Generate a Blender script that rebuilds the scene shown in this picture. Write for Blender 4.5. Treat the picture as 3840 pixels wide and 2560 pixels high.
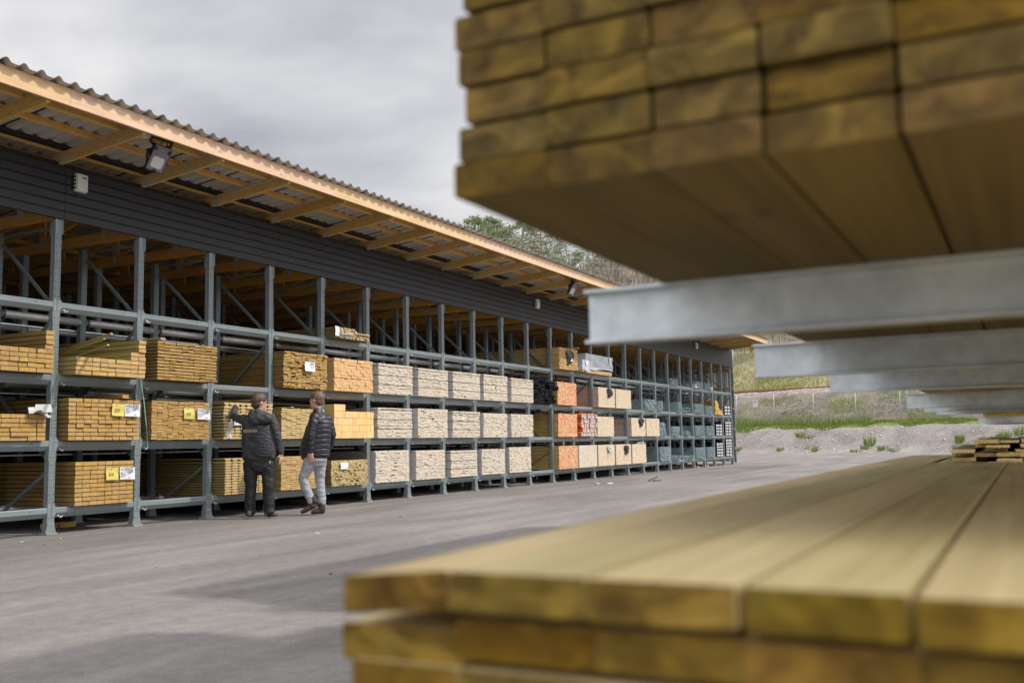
import bpy, bmesh, math, random
from mathutils import Vector, Matrix
import numpy as np
for o in list(bpy.data.objects): bpy.data.objects.remove(o)
SC = bpy.context.scene
COL = SC.collection
RND = random.Random(7)
rad = math.radians

# ------------------------------------------------------------------ camera
YAW, PIT, ROL, FPX = 0.47741, 0.10229, 0.01892, 3713.5
CAM = Vector((10.97, 0.0, 1.0344))
_F = Vector((-math.sin(YAW)*math.cos(PIT), math.cos(YAW)*math.cos(PIT), math.sin(PIT)))
_R0 = _F.cross(Vector((0, 0, 1))).normalized(); _U0 = _R0.cross(_F)
_R = _R0*math.cos(ROL) - _U0*math.sin(ROL); _U = _R0*math.sin(ROL) + _U0*math.cos(ROL)
cam = bpy.data.cameras.new('camera'); camo = bpy.data.objects.new('camera', cam); COL.objects.link(camo)
camo.matrix_world = Matrix(((_R.x, _U.x, -_F.x, CAM.x), (_R.y, _U.y, -_F.y, CAM.y), (_R.z, _U.z, -_F.z, CAM.z), (0, 0, 0, 1)))
cam.sensor_width = 36; cam.lens = FPX/3840*36; cam.clip_start = 0.05; cam.clip_end = 3000
cam.dof.use_dof = True; cam.dof.focus_distance = 16.0; cam.dof.aperture_fstop = 3.2; cam.dof.aperture_blades = 9
SC.camera = camo

def ray(u, v):
    return _F + _R*((u-1920)/FPX) - _U*((v-1280)/FPX)
def on_plane(u, v, axis, val):
    d = ray(u, v); return CAM + d*((val-CAM[axis])/d[axis])

# ------------------------------------------------------------------ light
SUN = Vector((0.60, 0.25, 0.76)).normalized()
sl = bpy.data.lights.new('sun', 'SUN'); sl.energy = 3.3; sl.angle = rad(1.5); sl.color = (1.0, 0.94, 0.86)
so = bpy.data.objects.new('sun', sl); COL.objects.link(so); so.location = (30, 20, 40)
so.rotation_euler = SUN.to_track_quat('Z', 'Y').to_euler()
w = bpy.data.worlds.new('World'); SC.world = w; w.use_nodes = True
nt = w.node_tree; nt.nodes.clear()
def N(t, **k):
    n = nt.nodes.new(t)
    for a, b in k.items(): setattr(n, a, b)
    return n
wo = N('ShaderNodeOutputWorld'); bg = N('ShaderNodeBackground'); sky = N('ShaderNodeTexSky')
sky.sky_type = 'NISHITA'; sky.sun_disc = False
sky.sun_elevation = math.asin(SUN.z); sky.sun_rotation = math.atan2(SUN.x, SUN.y)
tc = N('ShaderNodeTexCoord'); sep = N('ShaderNodeSeparateXYZ'); nt.links.new(tc.outputs['Generated'], sep.inputs[0])
ad = N('ShaderNodeMath', operation='ADD'); ad.inputs[1].default_value = 0.22
mx_ = N('ShaderNodeMath', operation='MAXIMUM'); mx_.inputs[1].default_value = 0.0
nt.links.new(sep.outputs[2], mx_.inputs[0]); nt.links.new(mx_.outputs[0], ad.inputs[0])
dx = N('ShaderNodeMath', operation='DIVIDE'); dy = N('ShaderNodeMath', operation='DIVIDE')
nt.links.new(sep.outputs[0], dx.inputs[0]); nt.links.new(ad.outputs[0], dx.inputs[1])
nt.links.new(sep.outputs[1], dy.inputs[0]); nt.links.new(ad.outputs[0], dy.inputs[1])
cmb = N('ShaderNodeCombineXYZ'); nt.links.new(dx.outputs[0], cmb.inputs[0]); nt.links.new(dy.outputs[0], cmb.inputs[1])
n1 = N('ShaderNodeTexNoise'); n1.inputs['Scale'].default_value = 1.5; n1.inputs['Detail'].default_value = 6; n1.inputs['Roughness'].default_value = 0.5
n1.inputs['Distortion'].default_value = 0.25
nt.links.new(cmb.outputs[0], n1.inputs['Vector'])
r1 = N('ShaderNodeValToRGB')
r1.color_ramp.elements[0].position = 0.36; r1.color_ramp.elements[0].color = (0.44, 0.455, 0.515, 1)
r1.color_ramp.elements[1].position = 0.62; r1.color_ramp.elements[1].color = (0.84, 0.84, 0.85, 1)
nt.links.new(n1.outputs[0], r1.inputs[0])
n2 = N('ShaderNodeTexNoise'); n2.inputs['Scale'].default_value = 2.4; n2.inputs['Detail'].default_value = 4
mp = N('ShaderNodeMapping'); mp.inputs['Location'].default_value = (5.2, 1.7, 0)
nt.links.new(cmb.outputs[0], mp.inputs[0]); nt.links.new(mp.outputs[0], n2.inputs['Vector'])
r2 = N('ShaderNodeValToRGB'); r2.color_ramp.elements[0].position = 0.22; r2.color_ramp.elements[1].position = 0.30
nt.links.new(n2.outputs[0], r2.inputs[0])
sks = N('ShaderNodeVectorMath', operation='SCALE'); sks.inputs['Scale'].default_value = 0.10
nt.links.new(sky.outputs[0], sks.inputs[0])
# cloud brightness raised around the sun, outside the picture, to add sky light
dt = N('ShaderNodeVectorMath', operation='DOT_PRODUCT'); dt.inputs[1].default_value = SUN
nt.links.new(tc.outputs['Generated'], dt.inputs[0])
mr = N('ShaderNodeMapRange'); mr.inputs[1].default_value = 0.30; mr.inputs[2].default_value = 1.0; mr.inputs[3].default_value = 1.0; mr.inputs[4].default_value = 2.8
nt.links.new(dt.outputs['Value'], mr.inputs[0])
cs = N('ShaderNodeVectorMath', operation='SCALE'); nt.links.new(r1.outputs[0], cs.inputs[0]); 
# sky behind the photographer brightened, added fill light for the shaded faces
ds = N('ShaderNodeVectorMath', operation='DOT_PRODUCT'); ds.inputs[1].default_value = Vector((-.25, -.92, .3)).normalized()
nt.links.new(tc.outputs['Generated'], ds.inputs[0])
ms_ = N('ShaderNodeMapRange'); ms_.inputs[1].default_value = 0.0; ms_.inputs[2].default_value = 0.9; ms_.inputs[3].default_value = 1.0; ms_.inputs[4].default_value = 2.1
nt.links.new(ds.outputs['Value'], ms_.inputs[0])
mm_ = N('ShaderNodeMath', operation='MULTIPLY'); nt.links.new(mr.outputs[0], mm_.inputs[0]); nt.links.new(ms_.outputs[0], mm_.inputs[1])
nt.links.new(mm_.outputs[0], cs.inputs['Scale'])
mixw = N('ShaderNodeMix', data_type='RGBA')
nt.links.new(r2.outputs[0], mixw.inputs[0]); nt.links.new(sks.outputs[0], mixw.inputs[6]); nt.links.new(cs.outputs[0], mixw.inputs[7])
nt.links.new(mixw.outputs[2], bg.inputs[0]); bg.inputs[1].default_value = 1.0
nt.links.new(bg.outputs[0], wo.inputs[0])
SC.render.engine = 'CYCLES'
SC.view_settings.view_transform = 'Standard'; SC.view_settings.look = 'None'; SC.view_settings.exposure = 0.0; SC.view_settings.gamma = 1
try:
    SC.cycles.max_bounces = 6; SC.cycles.diffuse_bounces = 4; SC.cycles.use_denoising = True
except Exception: pass

# ------------------------------------------------------------------ tagging and mesh helpers
def tag(o, label=None, cat=None, group=None, kind=None):
    if label: o['label'] = label
    if cat: o['category'] = cat
    if group: o['group'] = group
    if kind: o['kind'] = kind
    return o
WLOC = {}
def wloc(o): return WLOC.get(o.name, Vector((0, 0, 0)))
def empty(name, loc, label=None, cat=None, group=None, kind=None):
    o = bpy.data.objects.new(name, None); COL.objects.link(o); o.location = loc; o.empty_display_size = 0.2
    WLOC[o.name] = Vector(loc)
    return tag(o, label, cat, group, kind)
def dup(o, parent=None, loc=None):
    c = o.copy(); COL.objects.link(c)
    if parent: c.parent = parent
    if loc is not None: c.location = loc
    return c

BOXF = ((0, 3, 2, 1), (4, 5, 6, 7), (0, 1, 5, 4), (1, 2, 6, 5), (2, 3, 7, 6), (3, 0, 4, 7))
class MB:
    def __init__(s): s.V = []; s.F = []; s.UV = []; s.C = []; s.M = []; s.S = []
    def poly(s, pts, uv=None, col=(.5, .5, .5, 0), m=0, smooth=False):
        i = len(s.V); s.V += [tuple(p) for p in pts]; n = len(pts)
        s.F.append(tuple(range(i, i+n))); s.M.append(m); s.S.append(smooth)
        s.UV += uv if uv else [(0, 0)]*n
        s.C += [col]*n
    def raw(s, verts, faces, col=(.5, .5, .5, 0), m=0, smooth=False):
        i = len(s.V); s.V += [tuple(v) for v in verts]
        for f in faces:
            s.F.append(tuple(i+a for a in f)); s.M.append(m); s.S.append(smooth)
            s.UV += [(0, 0)]*len(f); s.C += [col]*len(f)
    def box(s, a, b, mat=None, col=None, m=0, grain=0, me=None):
        x0, y0, z0 = a; x1, y1, z1 = b
        P = [(x0, y0, z0), (x1, y0, z0), (x1, y1, z0), (x0, y1, z0), (x0, y0, z1), (x1, y0, z1), (x1, y1, z1), (x0, y1, z1)]
        if col is None: col = (RND.random(), RND.random(), RND.random())
        nax = (2, 2, 1, 0, 1, 0)
        ct = ((x0+x1)/2, (y0+y1)/2, (z0+z1)/2)
        ox, oy = (col[0]-.5)*.16, (col[1]-.5)*.10
        i = len(s.V)
        s.V += [tuple(mat @ Vector(p)) for p in P] if mat is not None else P
        oth = [k for k in (0, 1, 2) if k != grain]
        for f, ax in zip(BOXF, nax):
            s.F.append(tuple(i+k for k in f)); s.S.append(False)
            if ax == grain:
                s.UV += [(P[k][oth[0]]-ct[oth[0]]+ox, P[k][oth[1]]-ct[oth[1]]+oy) for k in f]
                s.C += [(col[0], col[1], col[2], 1.0)]*4; s.M.append(m if me is None else me)
            else:
                cr = [k for k in (0, 1, 2) if k != grain and k != ax][0]
                s.UV += [(P[k][grain]+col[0]*17, P[k][cr]+col[1]*13+ax) for k in f]
                s.C += [(col[0], col[1], col[2], 0.0)]*4; s.M.append(m)
    def prism(s, prof, fn, t0, t1, col=None, m=0, me=None, cap=True, smooth=False):
        """prof: 2-D ccw points (a,b); fn(a,b,t)->xyz"""
        if col is None: col = (RND.random(), RND.random(), RND.random())
        n = len(prof); i = len(s.V)
        s.V += [tuple(fn(a, b, t0)) for a, b in prof] + [tuple(fn(a, b, t1)) for a, b in prof]
        ox, oy = (col[0]-.5)*.16, (col[1]-.5)*.10
        for k in range(n):
            l = (k+1) % n
            s.F.append((i+k, i+l, i+n+l, i+n+k)); s.M.append(m); s.S.append(smooth)
            c0 = col[1]*13 + k*.05; c1 = c0 + math.hypot(prof[l][0]-prof[k][0], prof[l][1]-prof[k][1])
            s.UV += [(t0+col[0]*17, c0), (t0+col[0]*17, c1), (t1+col[0]*17, c1), (t1+col[0]*17, c0)]
            s.C += [(col[0], col[1], col[2], 0.0)]*4
        if cap:
            for off, order in ((0, range(n-1, -1, -1)), (n, range(n))):
                s.F.append(tuple(i+off+k for k in order)); s.M.append(m if me is None else me); s.S.append(False)
                s.UV += [(prof[k][0]+ox, prof[k][1]+oy) for k in order]
                s.C += [(col[0], col[1], col[2], 1.0)]*n
    def tube(s, pts, r, n=8, col=(.5, .5, .5, 0), m=0, cap=True, smooth=True):
        pts = [Vector(p) for p in pts]; L = len(pts)
        rr = r if isinstance(r, (list, tuple)) else [r]*L
        i = len(s.V); ref = None
        for k, p in enumerate(pts):
            t = (pts[min(k+1, L-1)]-pts[max(k-1, 0)]).normalized()
            if ref is None: ref = Vector((0, 0, 1)) if abs(t.z) < .9 else Vector((1, 0, 0))
            a = t.cross(ref).normalized(); b = a.cross(t); ref = b
            for q in range(n):
                w_ = 2*math.pi*q/n; s.V.append(tuple(p + a*math.cos(w_)*rr[k] + b*math.sin(w_)*rr[k]))
        for k in range(L-1):
            for q in range(n):
                q2 = (q+1) % n
                s.F.append((i+k*n+q, i+(k+1)*n+q, i+(k+1)*n+q2, i+k*n+q2)); s.M.append(m); s.S.append(smooth)
                s.UV += [(0, 0)]*4; s.C += [col]*4
        if cap:
            for off, order in ((0, range(n)), ((L-1)*n, range(n-1, -1, -1))):
                s.F.append(tuple(i+off+q for q in order)); s.M.append(m); s.S.append(False); s.UV += [(0, 0)]*n; s.C += [col]*n
    def mesh(s, name, mats, off=Vector((0, 0, 0))):
        me = bpy.data.meshes.new(name)
        V = [(v[0]-off[0], v[1]-off[1], v[2]-off[2]) for v in s.V]
        me.from_pydata(V, [], s.F)
        me.polygons.foreach_set('material_index', s.M); me.polygons.foreach_set('use_smooth', s.S)
        uv = me.uv_layers.new(name='UVMap'); uv.data.foreach_set('uv', np.array(s.UV, dtype=np.float32).ravel())
        ca = me.color_attributes.new('bv', 'FLOAT_COLOR', 'CORNER')
        cc = np.array([(c[0], c[1], c[2], c[3] if len(c) > 3 else 0) for c in s.C], dtype=np.float32)
        ca.data.foreach_set('color', cc.ravel())
        for mt in (mats if isinstance(mats, (list, tuple)) else [mats]): me.materials.append(mt)
        me.update(); return me
    def build(s, name, mats, parent=None, origin=None, label=None, cat=None, group=None, kind=None):
        base = wloc(parent) if parent else Vector((0, 0, 0))
        org = Vector(origin) if origin is not None else base
        o = bpy.data.objects.new(name, s.mesh(name, mats, org)); COL.objects.link(o)
        if parent: o.parent = parent
        o.location = org-base; WLOC[o.name] = org
        return tag(o, label, cat, group, kind)
def fX(a, b, t): return (t, a, b)      # profile (y,z) swept along x
def fY(a, b, t): return (a, t, b)      # profile (x,z) swept along y
def fZ(a, b, t): return (a, b, t)

# ------------------------------------------------------------------ materials
def mk(name):
    m = bpy.data.materials.new(name); m.use_nodes = True
    b = m.node_tree.nodes['Principled BSDF']
    return m, m.node_tree, b
def nd(t, typ, **k):
    n = t.nodes.new(typ)
    for a, b in k.items(): setattr(n, a, b)
    return n
def ramp(t, src, stops):
    r = nd(t, 'ShaderNodeValToRGB')
    e = r.color_ramp.elements
    while len(e) < len(stops): e.new(0.5)
    for k, (p, c) in enumerate(stops): e[k].position = p; e[k].color = (c[0], c[1], c[2], 1) if hasattr(c, '__len__') else (c, c, c, 1)
    t.links.new(src, r.inputs[0]); return r.outputs[0]
def noise(t, vec, scale, detail=3, rough=.55, dist=0):
    n = nd(t, 'ShaderNodeTexNoise'); n.inputs['Scale'].default_value = scale; n.inputs['Detail'].default_value = detail
    n.inputs['Roughness'].default_value = rough; n.inputs['Distortion'].default_value = dist
    if vec is not None: t.links.new(vec, n.inputs['Vector'])
    return n.outputs[0]
def mapping(t, vec, scale=(1, 1, 1), loc=(0, 0, 0)):
    n = nd(t, 'ShaderNodeMapping'); n.inputs['Scale'].default_value = scale; n.inputs['Location'].default_value = loc
    t.links.new(vec, n.inputs[0]); return n.outputs[0]
def mixc(t, f, a, b, blend='MIX'):
    n = nd(t, 'ShaderNodeMix', data_type='RGBA', blend_type=blend)
    for s_, v in ((0, f), (6, a), (7, b)):
        if hasattr(v, 'is_linked'): t.links.new(v, n.inputs[s_])
        else: n.inputs[s_].default_value = v if s_ == 0 else ((v[0], v[1], v[2], 1) if len(v) == 3 else v)
    return n.outputs[2]
def mth(t, op, a, b=None):
    n = nd(t, 'ShaderNodeMath', operation=op)
    for s_, v in ((0, a), (1, b)):
        if v is None: continue
        if hasattr(v, 'is_linked'): t.links.new(v, n.inputs[s_])
        else: n.inputs[s_].default_value = v
    return n.outputs[0]
def bump(t, b, h, strength=.3, dist=.01):
    n = nd(t, 'ShaderNodeBump'); n.inputs['Strength'].default_value = strength; n.inputs['Distance'].default_value = dist
    t.links.new(h, n.inputs['Height']); t.links.new(n.outputs[0], b.inputs['Normal'])
def plain(name, col, rough=.6, metal=0, var=.12, scale=6, spec=.5, bmp=0):
    m, t, b = mk(name)
    c = nd(t, 'ShaderNodeTexCoord').outputs['Object']
    n = noise(t, c, scale, 4)
    lo = tuple(x*(1-var) for x in col); hi = tuple(min(1, x*(1+var)) for x in col)
    t.links.new(ramp(t, n, [(.3, lo), (.7, hi)]), b.inputs['Base Color'])
    b.inputs['Roughness'].default_value = rough; b.inputs['Metallic'].default_value = metal
    b.inputs['Specular IOR Level'].default_value = spec
    if bmp: bump(t, b, noise(t, c, scale*4, 3), bmp, .004)
    return m
def wood(name, side, end, side2=None, end2=None, var=.35, ring=320, ringamt=.35, tint=None, tintlevel=.62, rough=.75, knots=True, spec=.25, sat=1.0, blotch=False):
    """board timber: long sides and sawn ends told apart by the 'bv' alpha, every board its own tone"""
    m, t, b = mk(name)
    at = nd(t, 'ShaderNodeAttribute'); at.attribute_name = 'bv'
    sp = nd(t, 'ShaderNodeSeparateColor'); t.links.new(at.outputs['Color'], sp.inputs[0])
    uv = nd(t, 'ShaderNodeUVMap').outputs[0]
    side2 = side2 or tuple(x*.62 for x in side); end2 = end2 or tuple(x*.6 for x in end)
    g = noise(t, mapping(t, uv, (1.2, 55, 1)), 1.0, 5, .6, .6)
    bl = noise(t, mapping(t, uv, (1.0, 5, 1)), 1.6, 3)
    g2 = mth(t, 'ADD', mth(t, 'MULTIPLY', g, .6), mth(t, 'MULTIPLY', bl, .4))
    sc = ramp(t, g2, [(.36, side2), (.62, side)])
    if knots:
        v = nd(t, 'ShaderNodeTexVoronoi'); v.inputs['Scale'].default_value = 1.0
        t.links.new(mapping(t, uv, (5, 8, 1)), v.inputs['Vector'])
        kc = nd(t, 'ShaderNodeSeparateColor'); t.links.new(v.outputs['Color'], kc.inputs[0])
        kn = mth(t, 'MULTIPLY', ramp(t, v.outputs['Distance'], [(.07, 1.0), (.16, 0.0)]), mth(t, 'GREATER_THAN', kc.outputs[0], .62))
        sc = mixc(t, mth(t, 'MULTIPLY', kn, .55), sc, tuple(x*.28 for x in side))
    ln = nd(t, 'ShaderNodeVectorMath', operation='LENGTH')
    warp = nd(t, 'ShaderNodeVectorMath', operation='ADD')
    nv = nd(t, 'ShaderNodeTexNoise'); nv.inputs['Scale'].default_value = 14; t.links.new(uv, nv.inputs['Vector'])
    scl = nd(t, 'ShaderNodeVectorMath', operation='SCALE'); scl.inputs['Scale'].default_value = .02
    t.links.new(nv.outputs['Color'], scl.inputs[0]); t.links.new(uv, warp.inputs[0]); t.links.new(scl.outputs[0], warp.inputs[1])
    t.links.new(warp.outputs[0], ln.inputs[0])
    rg = mth(t, 'SINE', mth(t, 'MULTIPLY', ln.outputs['Value'], ring))
    ofs = nd(t, 'ShaderNodeVectorMath', operation='MULTIPLY_ADD'); ofs.inputs[1].default_value = (9, 9, 9)
    t.links.new(at.outputs['Color'], ofs.inputs[0]); t.links.new(uv, ofs.inputs[2]); uvo = ofs.outputs[0]
    en = noise(t, uvo, 22, 4, .6, .8)
    e1 = mth(t, 'ADD', mth(t, 'MULTIPLY', rg, .5*ringamt), en)
    ec = ramp(t, e1, [(.28, end2), (.66, end)])
    if blotch:             # pale and greenish patches of a blurred sawn end
        pb = noise(t, mapping(t, uvo, (1, 1.6, 1), (3, 1, 0)), 15, 2, .5, .8)
        ec = mixc(t, ramp(t, pb, [(.48, 0.0), (.72, .6)]), ec, (end[0]*2.1, end[1]*2.1, end[2]*2.6))
        pg = noise(t, mapping(t, uvo, (1, 1, 1), (9, 4, 0)), 26, 2, .5, .6)
        ec = mixc(t, ramp(t, pg, [(.64, 0.0), (.74, .35)]), ec, (end[0]*1.0, end[1]*1.5, end[2]*3))
    c = mixc(t, at.outputs['Alpha'], sc, ec)
    if tint is not None:   # painted / dyed ends
        tn = noise(t, uv, 9, 2)
        k = mth(t, 'MULTIPLY', mth(t, 'GREATER_THAN', mth(t, 'ADD', mth(t, 'MULTIPLY', sp.outputs[2], .6), mth(t, 'MULTIPLY', tn, .8)), tintlevel), at.outputs['Alpha'])
        c = mixc(t, mth(t, 'MULTIPLY', k, .75), c, tint)
    hs = nd(t, 'ShaderNodeHueSaturation')
    t.links.new(c, hs.inputs['Color'])
    t.links.new(mth(t, 'ADD', mth(t, 'MULTIPLY', sp.outputs[0], var), 1-var*.5), hs.inputs['Value'])
    t.links.new(mth(t, 'ADD', mth(t, 'MULTIPLY', sp.outputs[1], .016), .492), hs.inputs['Hue'])
    t.links.new(mth(t, 'ADD', mth(t, 'MULTIPLY', sp.outputs[2], .15), sat-.05), hs.inputs['Saturation'])
    t.links.new(hs.outputs[0], b.inputs['Base Color'])
    b.inputs['Roughness'].default_value = rough; b.inputs['Specular IOR Level'].default_value = spec
    bump(t, b, mth(t, 'ADD', g, mth(t, 'MULTIPLY', en, .4)), .25, .003)
    return m
M = {}
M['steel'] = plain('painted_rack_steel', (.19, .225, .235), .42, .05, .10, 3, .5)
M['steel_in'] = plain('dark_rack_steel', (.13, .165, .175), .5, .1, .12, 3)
M['hole'] = plain('hole_black', (.006, .006, .007), .9, 0, .1)
M['zinc'] = plain('bright_zinc', (.62, .63, .64), .32, .85, .1, 8)
M['tube'] = plain('galvanised_tube', (.50, .51, .50), .35, .35, .14, 2.2)
M['shim'] = plain('grey_shim_plastic', (.34, .33, .30), .7, 0, .12, 20)
M['rust'] = plain('rusty_plate', (.20, .09, .04), .8, 0, .3, 30)
M['black'] = plain('black_plastic', (.012, .012, .014), .45, 0, .2)
M['lampgrey'] = plain('lamp_housing_grey', (.16, .165, .17), .5, .1, .05)
M['lens'] = plain('lamp_lens', (.50, .50, .49), .25, 0, .04)
M['white_box'] = plain('box_plastic_white', (.60, .62, .58), .45, 0, .04)
M['paper'] = plain('label_paper_white', (.72, .74, .78), .5, 0, .05, 20)
M['paper_y'] = plain('label_paper_yellow', (.62, .53, .13), .5, 0, .08, 15)
M['ink'] = plain('label_ink', (.03, .03, .035), .7, 0, .1)
M['film'] = plain('white_plastic_film', (.50, .50, .47), .35, 0, .1, 8)
M['strap'] = plain('green_strap', (.16, .36, .31), .4, 0, .08)
# timber
M['t_ends'] = wood('treated_timber', (.25, .155, .03), (.48, .28, .058), (.16, .095, .015), (.32, .175, .028), var=.22, sat=.85)
M['t_light'] = wood('treated_timber_fresh', (.36, .28, .075), (.54, .33, .10), (.25, .19, .04), (.40, .235, .06), var=.2, sat=.85)
M['t_deck'] = wood('treated_deck_boards', (.32, .24, .06), (.58, .40, .12), (.22, .16, .035), (.44, .28, .07), var=.2, sat=.8)
M['t_olive'] = wood('treated_timber_olive', (.22, .17, .05), (.50, .37, .15), (.12, .09, .03), (.34, .24, .08), var=.25, sat=.85)
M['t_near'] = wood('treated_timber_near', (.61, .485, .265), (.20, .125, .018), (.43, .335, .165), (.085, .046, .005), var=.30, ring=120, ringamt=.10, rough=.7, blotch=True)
M['t_shaded'] = wood('treated_timber_shaded', (.185, .132, .036), (.140, .086, .013), (.115, .082, .021), (.048, .026, .003), var=.30, ring=120, ringamt=.10, rough=.7, blotch=True)  # darker copy of the near timber, the upper stack's shade put into its colour
M['spruce'] = wood('structural_spruce', (.68, .42, .14), (.66, .44, .18), (.54, .31, .085), var=.14)
M['fascia'] = wood('fascia_spruce', (.72, .47, .25), (.7, .5, .3), (.56, .33, .14), var=.12, sat=.8)
M['spruce_in'] = wood('truss_spruce', (.66, .37, .11), (.66, .38, .12), (.50, .26, .07), var=.2)
M['pine'] = wood('planed_pine', (.60, .43, .17), (.66, .43, .21), var=.22)
M['orange'] = wood('pine_dyed_ends', (.58, .42, .16), (.70, .47, .29), (.32, .21, .07), (.60, .37, .20), tint=(.68, .22, .13), tintlevel=.76, var=.12, knots=False)
M['stud'] = wood('spruce_studs', (.58, .38, .19), (.68, .44, .23), (.5, .32, .15), (.56, .34, .16), var=.14)
M['post_t'] = wood('pale_glulam_posts', (.62, .42, .19), (.78, .54, .26), (.5, .33, .14), (.68, .43, .18), var=.16, ringamt=.15)
M['primed'] = wood('white_primed_board', (.60, .57, .55), (.68, .60, .49), (.55, .52, .50), (.58, .50, .39), var=.12, knots=False, ringamt=.2)
M['primed_b'] = wood('pale_planed_board', (.64, .56, .49), (.70, .59, .44), (.38, .31, .26), (.58, .46, .32), var=.12, knots=False, ringamt=.2)
M['yellow_beam'] = wood('yellow_joist', (.50, .30, .035), (.62, .42, .14), (.40, .22, .02), (.5, .3, .07), var=.2, knots=False)
M['stud_steel'] = plain('galvanised_stud', (.29, .375, .40), .42, .15, .15, 2)
M['wrap'] = plain('pale_wrap_film', (.50, .54, .58), .4, 0, .08, 5, .5, .25)
M['navy'] = plain('navy_print', (.02, .03, .14), .5)
M['black_wrap'] = plain('black_wrap_film', (.014, .014, .017), .3, 0, .3, 4)
M['white_end'] = plain('white_panel_end', (.62, .62, .62), .6, 0, .08)
M['pipe_o'] = plain('orange_pipe', (.62, .13, .03), .35, 0, .08)
M['pipe_w'] = plain('pipe_inner_white', (.75, .72, .70), .5)
M['pipe_k'] = plain('black_pipe', (.026, .030, .040), .38, 0, .2)
# shed
def clad():
    m, t, b = mk('black_painted_boards')
    at = nd(t, 'ShaderNodeAttribute'); at.attribute_name = 'bv'
    uv = nd(t, 'ShaderNodeUVMap').outputs[0]
    g = noise(t, mapping(t, uv, (1.2, 60, 1)), 1, 5, .65, .4); w_ = noise(t, mapping(t, uv, (2.2, 14, 1)), 1.5, 4, .7)
    c = ramp(t, g, [(.3, (.006, .006, .008)), (.7, (.015, .015, .019))])
    c = mixc(t, ramp(t, w_, [(.63, 0.0), (.72, .35)]), c, (.10, .10, .105))
    t.links.new(c, b.inputs['Base Color']); b.inputs['Roughness'].default_value = .52
    bump(t, b, g, .5, .004); return m
M['clad'] = clad()
M['sheet'] = plain('roof_sheet_taupe', (.46, .43, .385), .5, .1, .08, 1.5)
M['sheet_top'] = plain('roof_sheet_top', (.16, .15, .14), .5, .1, .08, 1.5)
M['wallsheet'] = plain('end_wall_sheet', (.60, .61, .60), .5, .1, .08, 1.5)
M['wall_dark'] = plain('back_wall_dark', (.05, .045, .04), .8, 0, .2)
M['gal_i'] = None
def galv():
    m, t, b = mk('hot_dip_galvanised')
    c = nd(t, 'ShaderNodeTexCoord').outputs['Object']
    n = noise(t, c, 5, 5, .6, .4); n2_ = noise(t, c, 26, 3)
    t.links.new(ramp(t, mth(t, 'ADD', mth(t, 'MULTIPLY', n, .7), mth(t, 'MULTIPLY', n2_, .3)), [(.38, (.50, .54, .56)), (.62, (.72, .77, .78))]), b.inputs['Base Color'])
    b.inputs['Metallic'].default_value = .75; b.inputs['Roughness'].default_value = .55; return m
M['gal_i'] = galv()
def asphalt():
    m, t, b = mk('asphalt')
    c = nd(t, 'ShaderNodeTexCoord').outputs['Object']
    fine = noise(t, c, 70, 4, .8); mid = noise(t, c, 9, 5, .65); big = noise(t, mapping(t, c, (.5, .16, 1)), 1.3, 5, .6, .5)
    trk = noise(t, mapping(t, c, (2.6, .10, 1)), 1.0, 4, .6)
    v = mth(t, 'ADD', mth(t, 'MULTIPLY', fine, .36), mth(t, 'ADD', mth(t, 'MULTIPLY', mid, .16), mth(t, 'ADD', mth(t, 'MULTIPLY', big, .30), mth(t, 'MULTIPLY', trk, .18))))
    col = ramp(t, v, [(.38, (.085, .078, .074)), (.5, (.176, .163, .154)), (.62, (.285, .265, .25))])
    vo = nd(t, 'ShaderNodeTexVoronoi'); vo.inputs['Scale'].default_value = 5.0; t.links.new(c, vo.inputs['Vector'])
    ch = ramp(t, vo.outputs['Distance'], [(.03, 1.0), (.045, 0.0)])
    vc = nd(t, 'ShaderNodeSeparateColor'); t.links.new(vo.outputs['Color'], vc.inputs[0])
    col = mixc(t, mth(t, 'MULTIPLY', ch, mth(t, 'GREATER_THAN', vc.outputs[0], .72)), col, (.50, .46, .40))
    t.links.new(col, b.inputs['Base Color']); b.inputs['Roughness'].default_value = .85; b.inputs['Specular IOR Level'].default_value = .3
    bump(t, b, mth(t, 'ADD', fine, mid), .5, .006); return m
M['asphalt'] = asphalt()
def ground2(name, stops, s1=3, s2=30, st=.8, dist=.05, rough=.9):
    m, t, b = mk(name)
    c = nd(t, 'ShaderNodeTexCoord').outputs['Object']
    a = noise(t, c, s1, 5, .65, .3); f = noise(t, c, s2, 4, .75)
    v = mth(t, 'ADD', mth(t, 'MULTIPLY', a, .5), mth(t, 'MULTIPLY', f, .5))
    t.links.new(ramp(t, v, stops), b.inputs['Base Color']); b.inputs['Roughness'].default_value = rough
    b.inputs['Specular IOR Level'].default_value = .2; bump(t, b, v, st, dist); return m
M['gravel'] = ground2('gravel', [(.36, (.13, .115, .10)), (.5, (.235, .212, .195)), (.62, (.31, .29, .27)), (.72, (.50, .48, .46))], .5, 7)
M['verge'] = ground2('verge_soil_grass', [(.36, (.04, .05, .015)), (.5, (.13, .16, .03)), (.64, (.22, .19, .09))], .8, 6)
M['brushy'] = ground2('brush_slope', [(.36, (.05, .042, .035)), (.5, (.17, .14, .11)), (.62, (.23, .20, .11)), (.7, (.14, .18, .05))], .5, 5)
M['ballast'] = ground2('track_ballast', [(.36, (.09, .07, .065)), (.5, (.26, .21, .19)), (.66, (.45, .38, .35))], 2, 9)
M['hill'] = ground2('hill_grass', [(.36, (.11, .105, .05)), (.5, (.20, .185, .095)), (.64, (.32, .285, .18))], .12, 2.5)
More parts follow.
